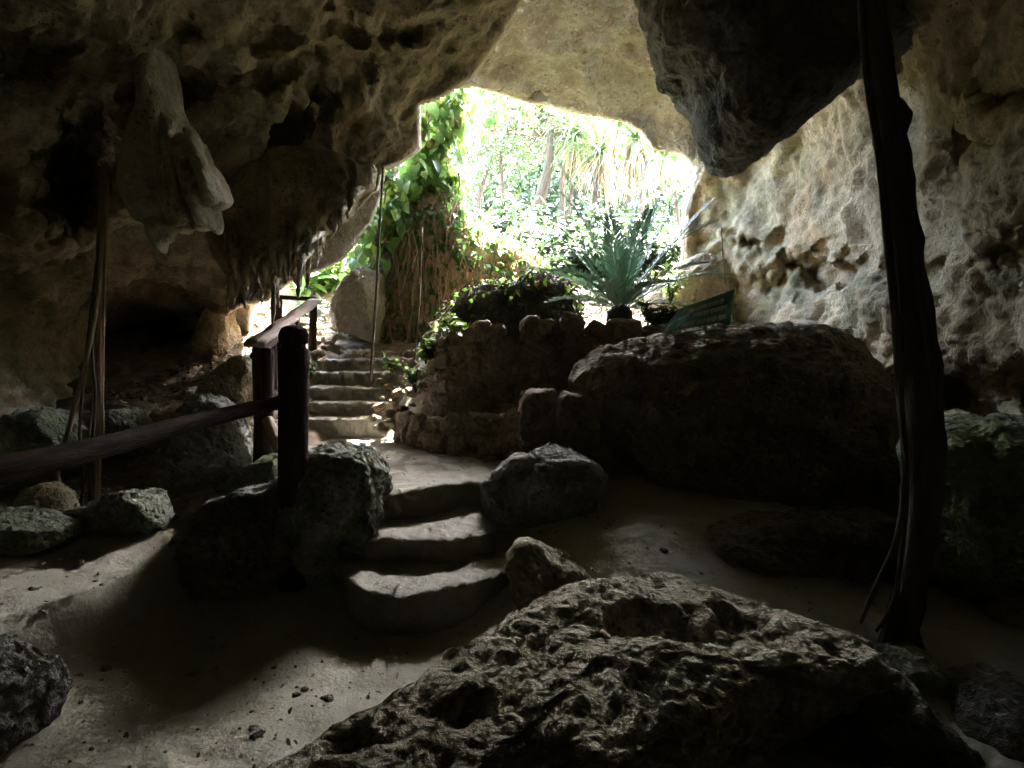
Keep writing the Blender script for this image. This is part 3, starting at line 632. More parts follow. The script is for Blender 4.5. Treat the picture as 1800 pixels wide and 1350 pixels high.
for (px, py, d, s) in [(672, 752, 6.3, .13), (690, 744, 6.25, .14), (700, 690, 6.7, .13), (684, 682, 7.0, .10), (715, 668, 7.1, .13), (706, 640, 7.5, .12), (726, 640, 7.4, .10), (665, 716, 6.6, .09), (722, 690, 6.7, .12), (712, 740, 6.3, .10), (540, 640, 7.6, .13), (532, 668, 7.2, .11), (560, 622, 7.9, .12), (575, 612, 8.2, .13), (735, 660, 7.1, .1), (745, 680, 6.8, .1), (720, 622, 7.8, .13), (750, 626, 7.6, .12), (655, 735, 6.3, .08), (680, 728, 6.3, .11), (705, 720, 6.4, .10), (690, 705, 6.6, .07), (725, 712, 6.5, .06), (672, 700, 6.8, .05), (735, 690, 6.8, .05), (668, 668, 7.2, .07), (705, 655, 7.5, .06)]:
    rubble(px, py, d, s*.8, 'stone beside the stair edge below the planter wall', 'stones beside the stairs', m='wall')
for k in range(34):
    px = random.uniform(150, 420); d = random.uniform(4.2, 6.6); x = (px-900)/F_PX*d
    if x > -1.75: continue
    z = gz(x, d); o = rubble(px, 800, d, random.uniform(.015, .05), 'small loose stone in the leaf litter of the slope', 'loose stones on the slope'); o.location = (x, d, z+.01)

for k in range(46):
    if k < 26: px, py = random.choice([(random.uniform(420, 900), random.uniform(1090, 1330)), (random.uniform(900, 1240), random.uniform(930, 1010))])
    else: px, py = random.uniform(0, 400), random.uniform(960, 1075)
    x, y, _ = PZ(px, py, .1 if py > 1080 else .35); o = rubble(px, py, 3, random.choice((.012, .018, .025, .034)), 'small rock chip lying on the sandy cave floor', 'rock chips on the cave floor', m='grey'); o.location = (x, y, gz(x, y)+.008)
# ------------------------------------------------------------------ walls of stones
def stone_wall(name, label, top, bottom, rows, per, m, seed, dep=.22):
    """a dry wall along photo lines top/bottom [(px,py,depth)], rough stones set in mortar"""
    g = np.random.default_rng(seed); T_ = np.array([P(*t) for t in top]); B_ = np.array([P(*b) for b in bottom]); n = len(T_); u0 = np.linspace(0, 1, n)
    def at(u, v): 
        a = np.array([np.interp(u, u0, T_[:, k]) for k in range(3)]); b = np.array([np.interp(u, u0, B_[:, k]) for k in range(3)]); return a*(1-v)+b*v
    parts = []
    V, Fc = ICO[4]
    for r_ in range(rows):
        cnt = per+g.integers(-1, 2)
        for k in range(cnt):
            u = np.clip((k+.5+g.uniform(-.2, .2))/cnt, .01, .99); v = np.clip((r_+.5+g.uniform(-.15, .15))/rows, 0, 1)
            c = at(u, v); tx = at(min(u+.02, 1), v)-at(max(u-.02, 0), v); w = np.linalg.norm(at(1, v)-at(0, v))
            L = sum(np.linalg.norm(at((q+1)/12, v)-at(q/12, v)) for q in range(12))/cnt; H = np.linalg.norm(at(u, 0)-at(u, 1))/rows
            tx /= np.linalg.norm(tx)+1e-9; up = np.array([0, 0, 1.]); nn = np.cross(tx, up); nn /= np.linalg.norm(nn)
            W = np.sign(V)*np.abs(V)**.62; W = W*np.array([L*.62*g.uniform(.8, 1.35), dep*g.uniform(.42, .6), H*.64*g.uniform(.75, 1.3)])
            for j in range(5):
                q = g.normal(size=3); q /= np.linalg.norm(q); s = W@q; W = W-q*(np.maximum(0, s-s.max()*g.uniform(.65, .85))*.8)[:, None]
            a = g.uniform(-.25, .25); ca, sa = math.cos(a), math.sin(a); W = W@np.array([[ca, 0, sa], [0, 1, 0], [-sa, 0, ca]])
            W = c+W[:, :1]*tx-W[:, 1:2]*nn+W[:, 2:]*up
            W = W+normals(W, Fc)*(.035*fbm(W*6, 4, seed+k))[:, None]
            parts.append((W, np.zeros((0, 4), int), Fc))
    us = np.linspace(0, 1, 40); vs = np.linspace(.12, 1, 12); V2 = []
    for v in vs:
        for u in us: V2.append(at(u, v))
    V2 = np.array(V2); i = (np.arange(11)[:, None]*40+np.arange(39)[None]).ravel(); Q = np.stack([i, i+1, i+41, i+40], 1)
    bk = V2+np.array([0, dep*1.2, 0]); V2 = np.concatenate([V2+np.array([0, -dep*.40, 0]), bk]); Q2 = np.concatenate([Q, Q+480])
    tl = np.arange(39); Q2 = np.concatenate([Q2, np.stack([tl, tl+1, tl+481, tl+480], 1)])
    V2 = V2+.02*np.stack([perlin(V2*9, 1), perlin(V2*9, 2), perlin(V2*9, 3)], 1)
    parts.append((V2, Q2, np.zeros((0, 3), int)))
    V3, F3 = join(parts); put(name, V3, F3, m, label, 'stone wall')
stone_wall('stone_wall', 'tall dark planter wall of rough stones below the cycad',
           [(772, 640, 7.4), (762, 610, 6.9), (785, 592, 6.5), (850, 570, 6.3), (960, 560, 6.2), (1060, 562, 6.1), (1170, 575, 6.0)],
           [(772, 700, 7.3), (762, 725, 6.8), (785, 750, 6.4), (850, 770, 6.15), (960, 790, 6.05), (1060, 800, 6.0), (1170, 800, 5.9)], 6, 13, M['wall'], 5, .16)
stone_wall('kerb_wall', 'low kerb of rounded stones edging the landing below the planter wall',
           [(702, 728, 6.3), (740, 730, 6.0), (800, 732, 5.7), (860, 730, 5.5), (925, 722, 5.35)],
           [(702, 775, 6.2), (740, 785, 5.9), (800, 805, 5.55), (860, 812, 5.35), (925, 815, 5.2)], 2, 7, M['wall'], 9, .16)

# ------------------------------------------------------------------ steps and landing
def slab(front, back, z0, z1, seed, amp=.02, n=80, nd_=18, nh=10):
    """a rough step: tread between the polylines front/back (x,y), riser from z1 down to z0"""
    f = np.array(front, float); b = np.array(back, float); u = np.linspace(0, 1, n)
    fi = np.stack([np.interp(u, np.linspace(0, 1, len(f)), f[:, k]) for k in (0, 1)], 1); bi = np.stack([np.interp(u, np.linspace(0, 1, len(b)), b[:, k]) for k in (0, 1)], 1)
    rows = []
    for k in range(nh): rows.append(np.column_stack([fi, np.full(n, z0+(z1-.012-z0)*k/(nh-1))]))
    e = fi+(bi-fi)*.02; rows.append(np.column_stack([e, np.full(n, z1)]))
    for k in range(1, nd_): rows.append(np.column_stack([fi+(bi-fi)*(.02+.98*k/(nd_-1)), np.full(n, z1)]))
    V = np.concatenate(rows); m_ = len(rows)
    fl = fi-bi; fl = fl/np.linalg.norm(fl, axis=1, keepdims=True); out = np.tile(np.column_stack([fl, 0*u]), (m_, 1))
    k = fbm(V*np.array([3.2, 3.2, 3.2]), 4, seed); isr = np.repeat(np.arange(m_) < nh+1, n)
    k2 = fbm(V*11, 3, seed+9); V = V+out*(np.where(isr, amp*2.8*k+amp*1.6*k2, 0))[:, None]; V[:, 2] += np.where(isr & (np.repeat(np.arange(m_), n) < nh-2), 0, amp*1.3*fbm(V*2.6, 4, seed+4)+amp*1.1*fbm(V*10, 4, seed+6, .6))
    i = (np.arange(m_-1)[:, None]*n+np.arange(n-1)[None]).ravel(); Q = np.stack([i, i+1, i+n+1, i+n], 1)
    # ends
    q = []
    for s_, o_ in ((0, 0), (n-1, 1)):
        c = len(V)+len(q); q.append(np.array([bi[s_][0], bi[s_][1], z0]))
    V = np.concatenate([V, np.array(q)]); T = []
    for s_, c in ((0, len(V)-2), (n-1, len(V)-1)):
        for k in range(m_-1):
            a, b_ = k*n+s_, (k+1)*n+s_; T.append([c, b_, a] if s_ == 0 else [c, a, b_])
    return V, Q, np.array(T)
def xy(px, py, z): return tuple(PZ(px, py, z)[:2])
Z3, Z2, Z1 = .23, .375, .56
V, Q, T = slab([xy(655, 872, Z1), xy(700, 866, Z1), xy(760, 858, Z1), xy(820, 849, Z1), xy(900, 838, Z1), xy(1010, 826, Z1)], [xy(380, 778, Z1), xy(480, 770, Z1), xy(560, 764, Z1), xy(680, 762, Z1), xy(800, 765, Z1), xy(1040, 790, Z1)], .2, Z1, 3, .016, 90, 50)
put('path', V, [Q, T], M['path'], 'worn pale concrete landing with inset flagstones', kind='structure')
# left apron of the landing, behind the mossy boulder
V, Q, T = slab([xy(470, 860, Z1-.01), xy(560, 875, Z1-.01), xy(668, 874, Z1-.01)], [xy(430, 775, Z1-.01), xy(520, 770, Z1-.01), xy(600, 772, Z1-.01)], .3, Z1-.012, 13, .012, 40, 24)
put('path', V, [Q, T], M['path'], 'pale landing edge behind the wooden post', kind='structure')
st = empty('lower_steps', (*xy(760, 1000, 0), 0), 'two broad worn steps climbing from the sandy floor to the landing', 'steps')
V, Q, T = slab([xy(600, 948, Z2), xy(665, 946, Z2), xy(740, 950, Z2), xy(800, 946, Z2), xy(870, 936, Z2)], [xy(600, 890, Z2), xy(670, 890, Z2), xy(760, 885, Z2), xy(880, 880, Z2)], .02, Z2, 21, .02)
put('step', V, [Q, T], M['step'], parent=st)
V, Q, T = slab([xy(596, 972, Z3), xy(604, 1008, Z3), xy(632, 1034, Z3), xy(680, 1042, Z3), xy(745, 1046, Z3), xy(820, 1030, Z3), xy(900, 1002, Z3), xy(940, 985, Z3)], [xy(570, 965, Z3), xy(680, 955, Z3), xy(800, 955, Z3), xy(930, 950, Z3)], -.15, Z3, 25, .024)
put('step', V, [Q, T], M['step'], parent=st)
stair = empty('stone_stairs', (-1.8, 6.5, .5), 'rough concrete stairs climbing out through the cave mouth', 'stairs')
for k, (xl, xr, py, z, y0, amp) in enumerate([(455, 672, 737, .766, 6.5, .018), (460, 690, 708, .913, 6.8, .02), (480, 700, 682, 1.057, 7.1, .022), (510, 700, 655, 1.22, 7.4, .028), (565, 720, 632, 1.37, 7.72, .03), (545, 700, 617, 1.47, 8.15, .045), (540, 690, 604, 1.58, 8.7, .05)]):
    x0 = P(xl, py, y0)[0]; x1 = P(xr, py, y0)[0]; w = x1-x0
    V, Q, T = slab([(x0, y0+.05), (x0+w*.35, y0), (x0+w*.7, y0-.01), (x1, y0+.06)], [(x0-.05, y0+.75), (x1+.05, y0+.75)], z-.3, z, 40+k, amp, 110, 18)
    put('step', V, [Q, T], M['step' if k < 5 else 'rubble'], parent=stair)

# ------------------------------------------------------------------ railings
def tube_part(name, pts, rad, m, root, seg=12, wob=.12, seed=0, sub=6):
    V, Q, T = tube_geo(pts, rad, seg, wob, seed, sub=sub); return put(name, V, [Q, T], m, parent=root)
rl = empty('wooden_railing', tuple(P(512, 1000, 3.67)), 'dark wooden railing with a thick notched post and one long log rail', 'railing')
pt, pb = P(517, 572, 3.67), P(513, 1045, 3.67)
tt = [0, .012, .035, .06, .068, .08, .12, .4, .7, 1]; rr = [.03, .072, .088, .085, .066, .07, .087, .088, .088, .09]
tube_part('post', [pt+(pb-pt)*t for t in tt], rr, M['wood'], rl, 20, .07, 3, 4)
tube_part('rail', [P(-160, 860, 1.35)+(P(-160, 860, 1.35)-P(180, 786, 2.15))*1.3, P(-160, 860, 1.35), P(0, 826, 1.62), P(180, 786, 2.15), P(340, 742, 2.85), P(470, 712, 3.5), P(515, 703, 3.68)], [.043, .042, .041, .041, .041, .040, .039], M['wood'], rl, 16, .16, 5)
sr = empty('stair_railing', tuple(P(462, 800, 5.1)), 'weathered wooden stair railing with balusters and a pale sloping handrail', 'railing')
tube_part('post', [P(466, 612, 5.1), P(463, 815, 5.1)], [.075, .082], M['wood'], sr, 14, .1, 7, 8)
h0, h1 = P(446, 606, 4.95), P(556, 527, 8.0)
ax = (h1-h0)/np.linalg.norm(h1-h0); sd = np.cross(ax, [0, 0, 1]); sd /= np.linalg.norm(sd); uu = np.cross(sd, ax)
W = []
for t in np.linspace(0, 1, 24):
    for a, b in ((-.075, -.02), (.075, -.02), (.075, .02), (-.075, .02)): W.append(h0+(h1-h0)*t+sd*a+uu*b+np.array([0, 0, .006*math.sin(t*23)]))
W = np.array(W); i = (np.arange(23)[:, None]*4+np.arange(4)[None]).ravel(); j = (np.arange(23)[:, None]*4+(np.arange(4)[None]+1) % 4).ravel()
W = np.array(W, float); GR[id(W)] = (W, np.tile(np.array([[0, 0, 0], [.15, 0, 0], [.15, .04, 0], [0, .04, 0]]), (24, 1))+np.repeat(np.linspace(0, 3.2, 24), 4)[:, None]*np.array([0, 0, 1.]))
put('handrail', W, [np.concatenate([np.stack([i, j, j+4, i+4], 1), [[3, 2, 1, 0], [92, 93, 94, 95]]])], M['palewood'], parent=sr, smooth=False)
for k, t in enumerate((.02, .075, .14, .21, .30, .42, .56)):
    a = h0+(h1-h0)*t-uu*.03; tube_part('baluster', [a, a+np.array([0, 0, -.62])], [.035, .038], M['wood'], sr, 9, .12, 20+k, 5)
a = h0-uu*.55; b = h0+(h1-h0)*.6-uu*.55; tube_part('rail', [a, b], [.035, .033], M['wood'], sr, 10, .12, 31, 6)
a = h0-uu*.09; b = h0+(h1-h0)*.5-uu*.09; tube_part('rail', [a, b], [.04, .035], M['wood'], sr, 10, .12, 32, 6)
tube_part('brace', [P(470, 738, 4.9), P(496, 800, 4.7)], [.045, .05], M['palewood'], sr, 10, .15, 33, 6)
fr = empty('gate_frame', tuple(P(520, 610, 7.8)), 'square wooden frame of two posts and a top bar at the stair head', 'gate frame')
tube_part('post', [P(489, 524, 7.9), P(487, 625, 7.9)], [.055, .058], M['wood'], fr, 12, .1, 41, 8)
tube_part('post', [P(551, 530, 8.1), P(549, 622, 8.1)], [.05, .054], M['wood'], fr, 12, .1, 42, 8)
tube_part('top_bar', [P(484, 522, 7.88), P(556, 526, 8.08)], [.03, .03], M['wood'], fr, 10, .1, 43, 6)
br = empty('back_railing', tuple(P(575, 600, 9.5)), 'short sunlit rail and thin posts behind the square frame', 'railing')
tube_part('rail', [P(500, 556, 9.2), P(610, 528, 10)], [.035, .03], M['palewood'], br, 8, .1, 51)
tube_part('post', [P(512, 553, 9.3), P(511, 605, 9.3)], [.035, .035], M['palewood'], br, 8, .1, 52)
tube_part('post', [P(604, 530, 9.9), P(603, 585, 9.9)], [.035, .035], M['palewood'], br, 8, .1, 53)

# ------------------------------------------------------------------ roots and lianas
rt = empty('thick_root', tuple(P(1560, 1190, 2.8)), 'thick dark aerial root reaching from the ceiling to the floor at the right', 'root')
tube_part('root_trunk', [P(1520, -140, 2.9), P(1536, 60, 2.86), P(1556, 190, 2.83), P(1575, 300, 2.8), P(1592, 450, 2.8), P(1610, 600, 2.8), P(1624, 740, 2.8), P(1622, 880, 2.8), P(1610, 1010, 2.8), P(1590, 1110, 2.8), P(1570, 1200, 2.8)],
          [.05, .055, .066, .064, .074, .082, .08, .072, .06, .05, .05], M['root'], rt, 34, .42, 61)
tube_part('knot', [P(1574, 175, 2.8), P(1582, 205, 2.78), P(1580, 245, 2.8)], [.02, .05, .02], M['root'], rt, 10, .2, 62)
def strand(root, pts, rad, m, seed): tube_part('root_strand', pts, rad, m, root, 8, .2, seed)
strand(rt, [P(1510, -140, 2.8), P(1520, 100, 2.78), P(1546, 280, 2.75), P(1560, 420, 2.72), P(1574, 560, 2.7), P(1580, 680, 2.7), P(1590, 800, 2.7), P(1588, 880, 2.7), P(1572, 960, 2.7), P(1540, 1030, 2.72), P(1512, 1095, 2.74)], [.016, .016, .016, .018, .018, .016, .014, .014, .013, .011, .008], M['root'], 63)
strand(rt, [P(1575, 420, 2.72), P(1588, 560, 2.7), P(1584, 700, 2.68), P(1594, 830, 2.69), P(1584, 980, 2.7), P(1570, 1060, 2.72), P(1540, 1110, 2.75)], [.012, .014, .013, .013, .012, .011, .007], M['root'], 64)
strand(rt, [P(1590, 300, 2.74), P(1622, 520, 2.7), P(1645, 680, 2.7), P(1650, 760, 2.7), P(1636, 900, 2.72)], [.014, .02, .022, .02, .014], M['root'], 65)
for k, (x1, y1, x2, y2) in enumerate([(1530, 1170, 1490, 1200), (1548, 1190, 1530, 1225), (1610, 1190, 1640, 1215), (1630, 1160, 1680, 1180), (1582, 1200, 1590, 1235)]):
    strand(rt, [P(1585+(k-2)*6, 1040, 2.8), P((1585+x1)/2, (1070+y1)/2, 2.78), P(x1, y1, 2.72), P(x2, y2+14, 2.6)], [.03, .026, .02, .008], M['root'], 160+k)
lr = empty('hanging_roots', tuple(P(170, 875, 4.3)), 'bundle of one straight brown root and several thin slanting strands', 'root')
tube_part('root_trunk', [P(184, 300, 4.35), P(178, 450, 4.33), P(173, 600, 4.3), P(172, 740, 4.3), P(168, 890, 4.3)], [.034, .032, .029, .027, .03], M['redroot'], lr, 12, .18, 71)
for k, (pp, rd, mm) in enumerate([([(182, 380), (168, 540), (150, 640), (118, 765), (102, 830), (112, 868), (128, 895)], .016, 'paleroot'), ([(176, 420), (162, 600), (168, 700), (160, 800), (158, 880)], .010, 'root'), ([(170, 460), (150, 640), (140, 760), (146, 850), (138, 890)], .009, 'root'),
                             ([(186, 420), (182, 560), (180, 700), (178, 790), (150, 850), (142, 900)], .010, 'paleroot'), ([(172, 520), (158, 600), (164, 690), (155, 780)], .007, 'paleroot'), ([(120, 760), (135, 790), (150, 830)], .007, 'root')]):
    strand(lr, [P(x, y, 4.22+.03*k) for x, y in pp], rd, M[mm], 72+k)
def liana(pts, rad, label, m, seed):
    V, Q, T = tube_geo(pts, rad, 7, .15, seed); put('liana', V, [Q, T], m, label, 'liana')
liana([P(676, 250, 6.7), P(668, 380, 6.7), P(662, 500, 6.7), P(655, 610, 6.7), P(651, 668, 6.7), P(655, 640, 6.72), P(658, 560, 6.74)], [.013, .013, .014, .014, .012, .010, .008], 'long dark liana hanging in front of the stairs with a looped end', M['root'], 81)
liana([P(742, 400, 7.4), P(738, 520, 7.4), P(732, 600, 7.4), P(726, 655, 7.4)], [.008, .008, .007, .005], 'thin liana hanging before the vine covered bank', M['root'], 82)
liana([P(1268, 400, 7.9), P(1272, 470, 7.9), P(1276, 525, 7.9)], [.008, .008, .006], 'thin liana hanging beside the green sign', M['root'], 83)

# ------------------------------------------------------------------ sign
sg = empty('green_sign', tuple(P(1235, 600, 5.6)), 'tilted green board with faded pale lettering on top of the huge boulder', 'sign')
c1, c2, c3 = P(1194, 543, 5.85), P(1292, 508, 5.6), P(1279, 606, 5.6)
pn = np.cross(c2-c1, c3-c1); rr_ = ray(1136, 618); c0 = CAM+rr_*((c1-CAM)@pn/(rr_@pn))
def bil(u, v): return (c0*(1-u)+c3*u)*(1-v)+(c1*(1-u)+c2*u)*v
nn = np.cross(c3-c0, c1-c0); nn /= np.linalg.norm(nn)
if nn[1] > 0: nn = -nn
def plate(u0, u1, v0, v1, off, th):
    f = [bil(u0, v0), bil(u1, v0), bil(u1, v1), bil(u0, v1)]; V = [p+nn*off for p in f]+[p+nn*(off-th) for p in f]
    return np.array(V), np.array([[0, 1, 2, 3], [7, 6, 5, 4], [0, 4, 5, 1], [1, 5, 6, 2], [2, 6, 7, 3], [3, 7, 4, 0]]), np.zeros((0, 3), int)
m, nt, b = mat('green_board'); b.inputs['Roughness'].default_value = .45
nt.links.new(ramp(nt, noise(nt, geo_pos(nt), 6, 5, .6), [(.3, (.10, .30, .215)), (.7, (.15, .37, .28))]), b.inputs['Base Color']); M['board'] = m
m, nt, b = mat('faded_paint'); b.inputs['Base Color'].default_value = (.80, .84, .78, 1); b.inputs['Roughness'].default_value = .7; M['faded'] = m
V, Q, T = plate(0, 1, 0, 1, 0, .025); put('board', V, [Q], M['board'], parent=sg, smooth=False)
tx = []
for v0, u0, u1 in ((.80, .16, .84), (.66, .14, .90), (.48, .20, .92), (.34, .18, .86), (.20, .2, .8)):
    u = u0
    while u < u1:
        w = random.uniform(.012, .026)
        if random.random() < .86:
            tx.append(plate(u, u+w*.45, v0, v0+.095, .004, .003)); 
            if random.random() < .6: tx.append(plate(u+w*.45, u+w*.8, v0+random.choice((0, .035, .06)), v0+.095, .004, .003))
        u += w
tx.append(plate(.04, .07, .40, .62, .004, .003)); tx.append(plate(.07, .12, .56, .64, .004, .003)); tx.append(plate(.08, .11, .44, .52, .004, .003))
V, F3 = join(tx); put('lettering', V, F3, M['faded'], parent=sg, smooth=False)
for u in (.15, .9):
    p = bil(u, .1)-nn*.05; tube_part('sign_post', [p, p+np.array([0, .02, -.75])], [.025, .025], M['wood'], sg, 8, .1, 90, 4)

# ------------------------------------------------------------------ cycad
cb = P(1090, 566, 7.0)
cy = empty('cycad', tuple(cb), 'cycad with stiff arching feathery fronds on the planter wall', 'cycad')
V, Q, T = tube_geo([cb+[0, 0, -.25], cb+[0, 0, -.05], cb+[0, 0, .12], cb+[0, 0, .2]], [.13, .15, .13, .05], 14, .5, 5); put('trunk', V, [Q, T], M['bark'], parent=cy)
def frond(base, az, el, L, bend, root, m, pairs=46, lw=.012, ll=.17, name='frond', vee=.35, rad=.009, hang=0.):
    g = np.random.default_rng(int(az*7+el*3) % 9999); d0 = np.array([math.cos(az)*math.cos(el), math.sin(az)*math.cos(el), math.sin(el)])
    pts = []; p = np.array(base, float); d = d0.copy()
    for k in range(13):
        pts.append(p.copy()); p = p+d*L/12; d = d+np.array([0, 0, -bend/12*(1+k/8)]); d /= np.linalg.norm(d)
    pts = np.array(pts); V0 = tube_geo(pts, np.linspace(rad, rad*.25, 13), 5, 0, 0, sub=2)
    t = np.repeat(np.linspace(.13, .99, pairs), 2); sgn = np.tile([1, -1], pairs); idx = t*12; i = np.minimum(idx.astype(int), 11); f = (idx-i)[:, None]
    pos = pts[i]*(1-f)+pts[i+1]*f; tg = pts[i+1]-pts[i]; tg /= np.linalg.norm(tg, axis=1, keepdims=True)
    side = np.cross(tg, [0, 0, 1]); side /= np.linalg.norm(side, axis=1, keepdims=True)+1e-9; up = np.cross(side, tg)
    dr = side*sgn[:, None]*(1-.25*t[:, None])+tg*(.55+.4*t[:, None])+up*vee-np.array([0, 0, hang])+g.normal(size=(len(t), 3))*.05
    ln = ll*np.clip(np.sin(np.clip(t, .05, 1)*math.pi*.93+.12), .15, 1)**.6*g.uniform(.92, 1.06, len(t))
    V1 = leaves_geo(pos, dr, up, ln, lw, 'strap', .3, .10)
    V, F3 = join([V0, V1]); return put(name, V, F3, m, parent=root)
for k, (a, e, L) in enumerate([(176, 79, 1.12), (4, 82, 1.08), (184, 68, 1.15), (-4, 66, 1.12), (174, 54, 1.05), (6, 53, 1.05), (160, 72, 1.0), (20, 73, 1.0), (200, 58, .9), (-18, 58, .9), (188, 36, .8), (-8, 36, .8),
                               (250, 64, .75), (288, 66, .75), (215, 40, .7), (-35, 42, .7), (205, 20, .6), (-22, 18, .6), (250, 30, .6), (295, 32, .6), (90, 60, .9)]):
    frond(cb+np.array([0, 0, .12]), R(a), R(e), L*1.6, (.22 if k < 6 else .5)+.1*math.sin(k*2.3), cy, M['cycad'], 70, .014, .2)

# ------------------------------------------------------------------ vegetation helpers
def plant(name, label, cat, base, n, spread, L, W, m, shape='oval', stems=5, height=.5, seed=0, group=None):
    g = np.random.default_rng(seed); root = empty(name, tuple(base), label, cat, group); b = np.array(base, float); st_ = []; pos = []; dr = []
    for s in range(stems):
        a = g.uniform(0, 6.28); tip = b+np.array([math.cos(a)*spread*g.uniform(.3, 1), math.sin(a)*spread*g.uniform(.3, 1), height*g.uniform(.5, 1)]); midp = (b+tip)/2+np.array([0, 0, height*.15])
        st_.append(tube_geo([b, midp, tip], [.008, .006, .003], 5, 0, 0, sub=4))
        k = max(1, n//stems); t = g.uniform(.25, 1, k)[:, None]; q = (1-t)**2*b+2*t*(1-t)*midp+t*t*tip
        pos.append(q+g.normal(size=q.shape)*.02); dd = rand_dirs(k, g); dd[:, 2] = dd[:, 2]*.5+.15; dr.append(dd)
    pos, dr = np.concatenate(pos), np.concatenate(dr); nr = rand_dirs(len(pos), g)*.5+np.array([0, -.3, 1])
    V, F3 = join(st_); put('stem', V, F3, M['bark'], parent=root)
    V, Q, T = leaves_geo(pos, dr, nr, g.uniform(.6, 1.2, len(pos))*L, g.uniform(.7, 1.1, len(pos))*W, shape); put('foliage', V, [Q, T], m, parent=root)
    return root
plant('fern_clump', 'bright green low leafy clump left of the green sign', 'plant', P(1152, 585, 6.6), 420, .26, .10, .055, M['palm'], stems=14, height=.32, seed=3)
plant('shrub', 'small yellowish shrub on the slope behind the green sign', 'shrub', P(1180, 530, 8.2), 160, .25, .12, .05, M['leaf'], stems=9, height=.5, seed=4)
plant('leafy_plant', 'low leafy plant at the foot of the planter wall beside the stairs', 'plant', P(748, 640, 6.7), 130, .2, .11, .075, M['leaf'], 'heart', 8, .3, 5)
plant('leafy_plant', 'small green plant on the stair edge below the liana', 'plant', P(690, 655, 7.3), 40, .15, .09, .06, M['leaf'], 'heart', 5, .2, 6)
plant('leafy_plant', 'spreading weed at the dark corner between stairs and planter wall', 'plant', P(730, 690, 6.5), 90, .25, .07, .05, M['ivy'], 'heart', 8, .28, 8)
plant('leafy_plant', 'broad leaved plant on the sunny slope above the square frame', 'plant', P(535, 540, 10.0), 130, .8, .42, .17, M['leaf'], 'oval', 14, 1.0, 9)
plant('leafy_plant', 'sunny bush beside the big boulder at the stair head', 'plant', P(592, 530, 10.2), 420, .7, .20, .10, M['leaf'], 'oval', 16, .9, 10)
plant('leafy_plant', 'heart leaved vine sprout on top of the planter wall corner', 'plant', P(800, 592, 6.45), 36, .22, .13, .10, M['leaf'], 'heart', 6, .22, 11)
plant('leafy_plant', 'tiny seedling beside the left foot of the stairs', 'plant', P(548, 665, 6.9), 26, .08, .08, .05, M['leaf'], 'oval', 5, .2, 12)

# ------------------------------------------------------------------ vine bank
def bank_rock(name, label, outline, depth, thick, m, seed): return boulder(name, label, 'bank', outline, depth, thick, m, 6, .12, 1.2, .4, 2, .75, seed=seed)
bank = bank_rock('earth_bank', 'steep earth bank outside the mouth, draped in hanging roots and ivy', [(640, 640), (618, 560), (630, 480), (655, 420), (690, 330), (730, 300), (790, 320), (830, 400), (900, 440), (940, 480), (930, 560), (880, 640)], 9.6, .9, M['rubble'], 3)
mound = bank_rock('earth_mound', 'dark shaded mound covered in dry vines behind the planter wall', [(740, 640), (775, 570), (820, 520), (850, 490), (880, 478), (930, 486), (965, 478), (1000, 500), (1010, 560), (1000, 630), (900, 650)], 7.6, .45, M['dark'], 4)
def surf(o, n, seed, face=(0, -1, .3), minf=.0):
    """random points and normals on an object's mesh, on the side that faces FACE"""
    g = np.random.default_rng(seed); me = o.data; co = np.empty(len(me.vertices)*3, np.float32); me.vertices.foreach_get('co', co); co = co.reshape(-1, 3)+np.array(o.location)
    tri = np.empty(len(me.polygons)*3, np.int32); me.polygons.foreach_get('vertices', tri); tri = tri.reshape(-1, 3)
    a, b, c = co[tri[:, 0]], co[tri[:, 1]], co[tri[:, 2]]; nn = np.cross(b-a, c-a); ar = np.linalg.norm(nn, axis=1); nn = nn/(ar[:, None]+1e-12)
    f = np.array(face)/np.linalg.norm(face); w = ar*(nn@f > minf); k = g.choice(len(tri), n, p=w/w.sum()); u = g.random((n, 2)); s = u.sum(1) > 1; u[s] = 1-u[s]
    return a[k]+(b[k]-a[k])*u[:, :1]+(c[k]-a[k])*u[:, 1:], nn[k]
def cover(o, n, L, W, m, name, seed, lift=.05, shape='heart', face=(0, -1, .3)):
    g = np.random.default_rng(seed); p, nn = surf(o, n, seed, face); p = p+nn*g.uniform(.01, lift, n)[:, None]
    dr = rand_dirs(n, g)*.8+np.array([0, 0, -.7]); nr = nn+rand_dirs(n, g)*.6+np.array([0, 0, .5])
    return leaves_geo(p, dr, nr, g.uniform(.5, 1.25, n)*L, g.uniform(.6, 1.1, n)*W, shape)
V, Q, T = cover(bank, 2300, .13, .095, None, '', 21, .16); tag(link('ivy', mesh('ivy', V, [Q, T]), M['ivy']), 'ivy leaves spread over the root draped bank', kind='stuff')
V, Q, T = cover(mound, 170, .10, .075, None, '', 22, .12); tag(link('ivy', mesh('ivy', V, [Q, T]), M['ivy']), 'sparse ivy leaves on the dark mound', kind='stuff')
V, Q, T = cover(mound, 240, .08, .06, None, '', 23, .2, 'heart', (0, .0, 1)); 
sel = V[:, 2] > np.percentile(V[:, 2], 45)
tag(link('ivy', mesh('ivy', V, [Q, T]), M['leaf']), 'bright ivy on the sunlit crest of the dark mound', kind='stuff')
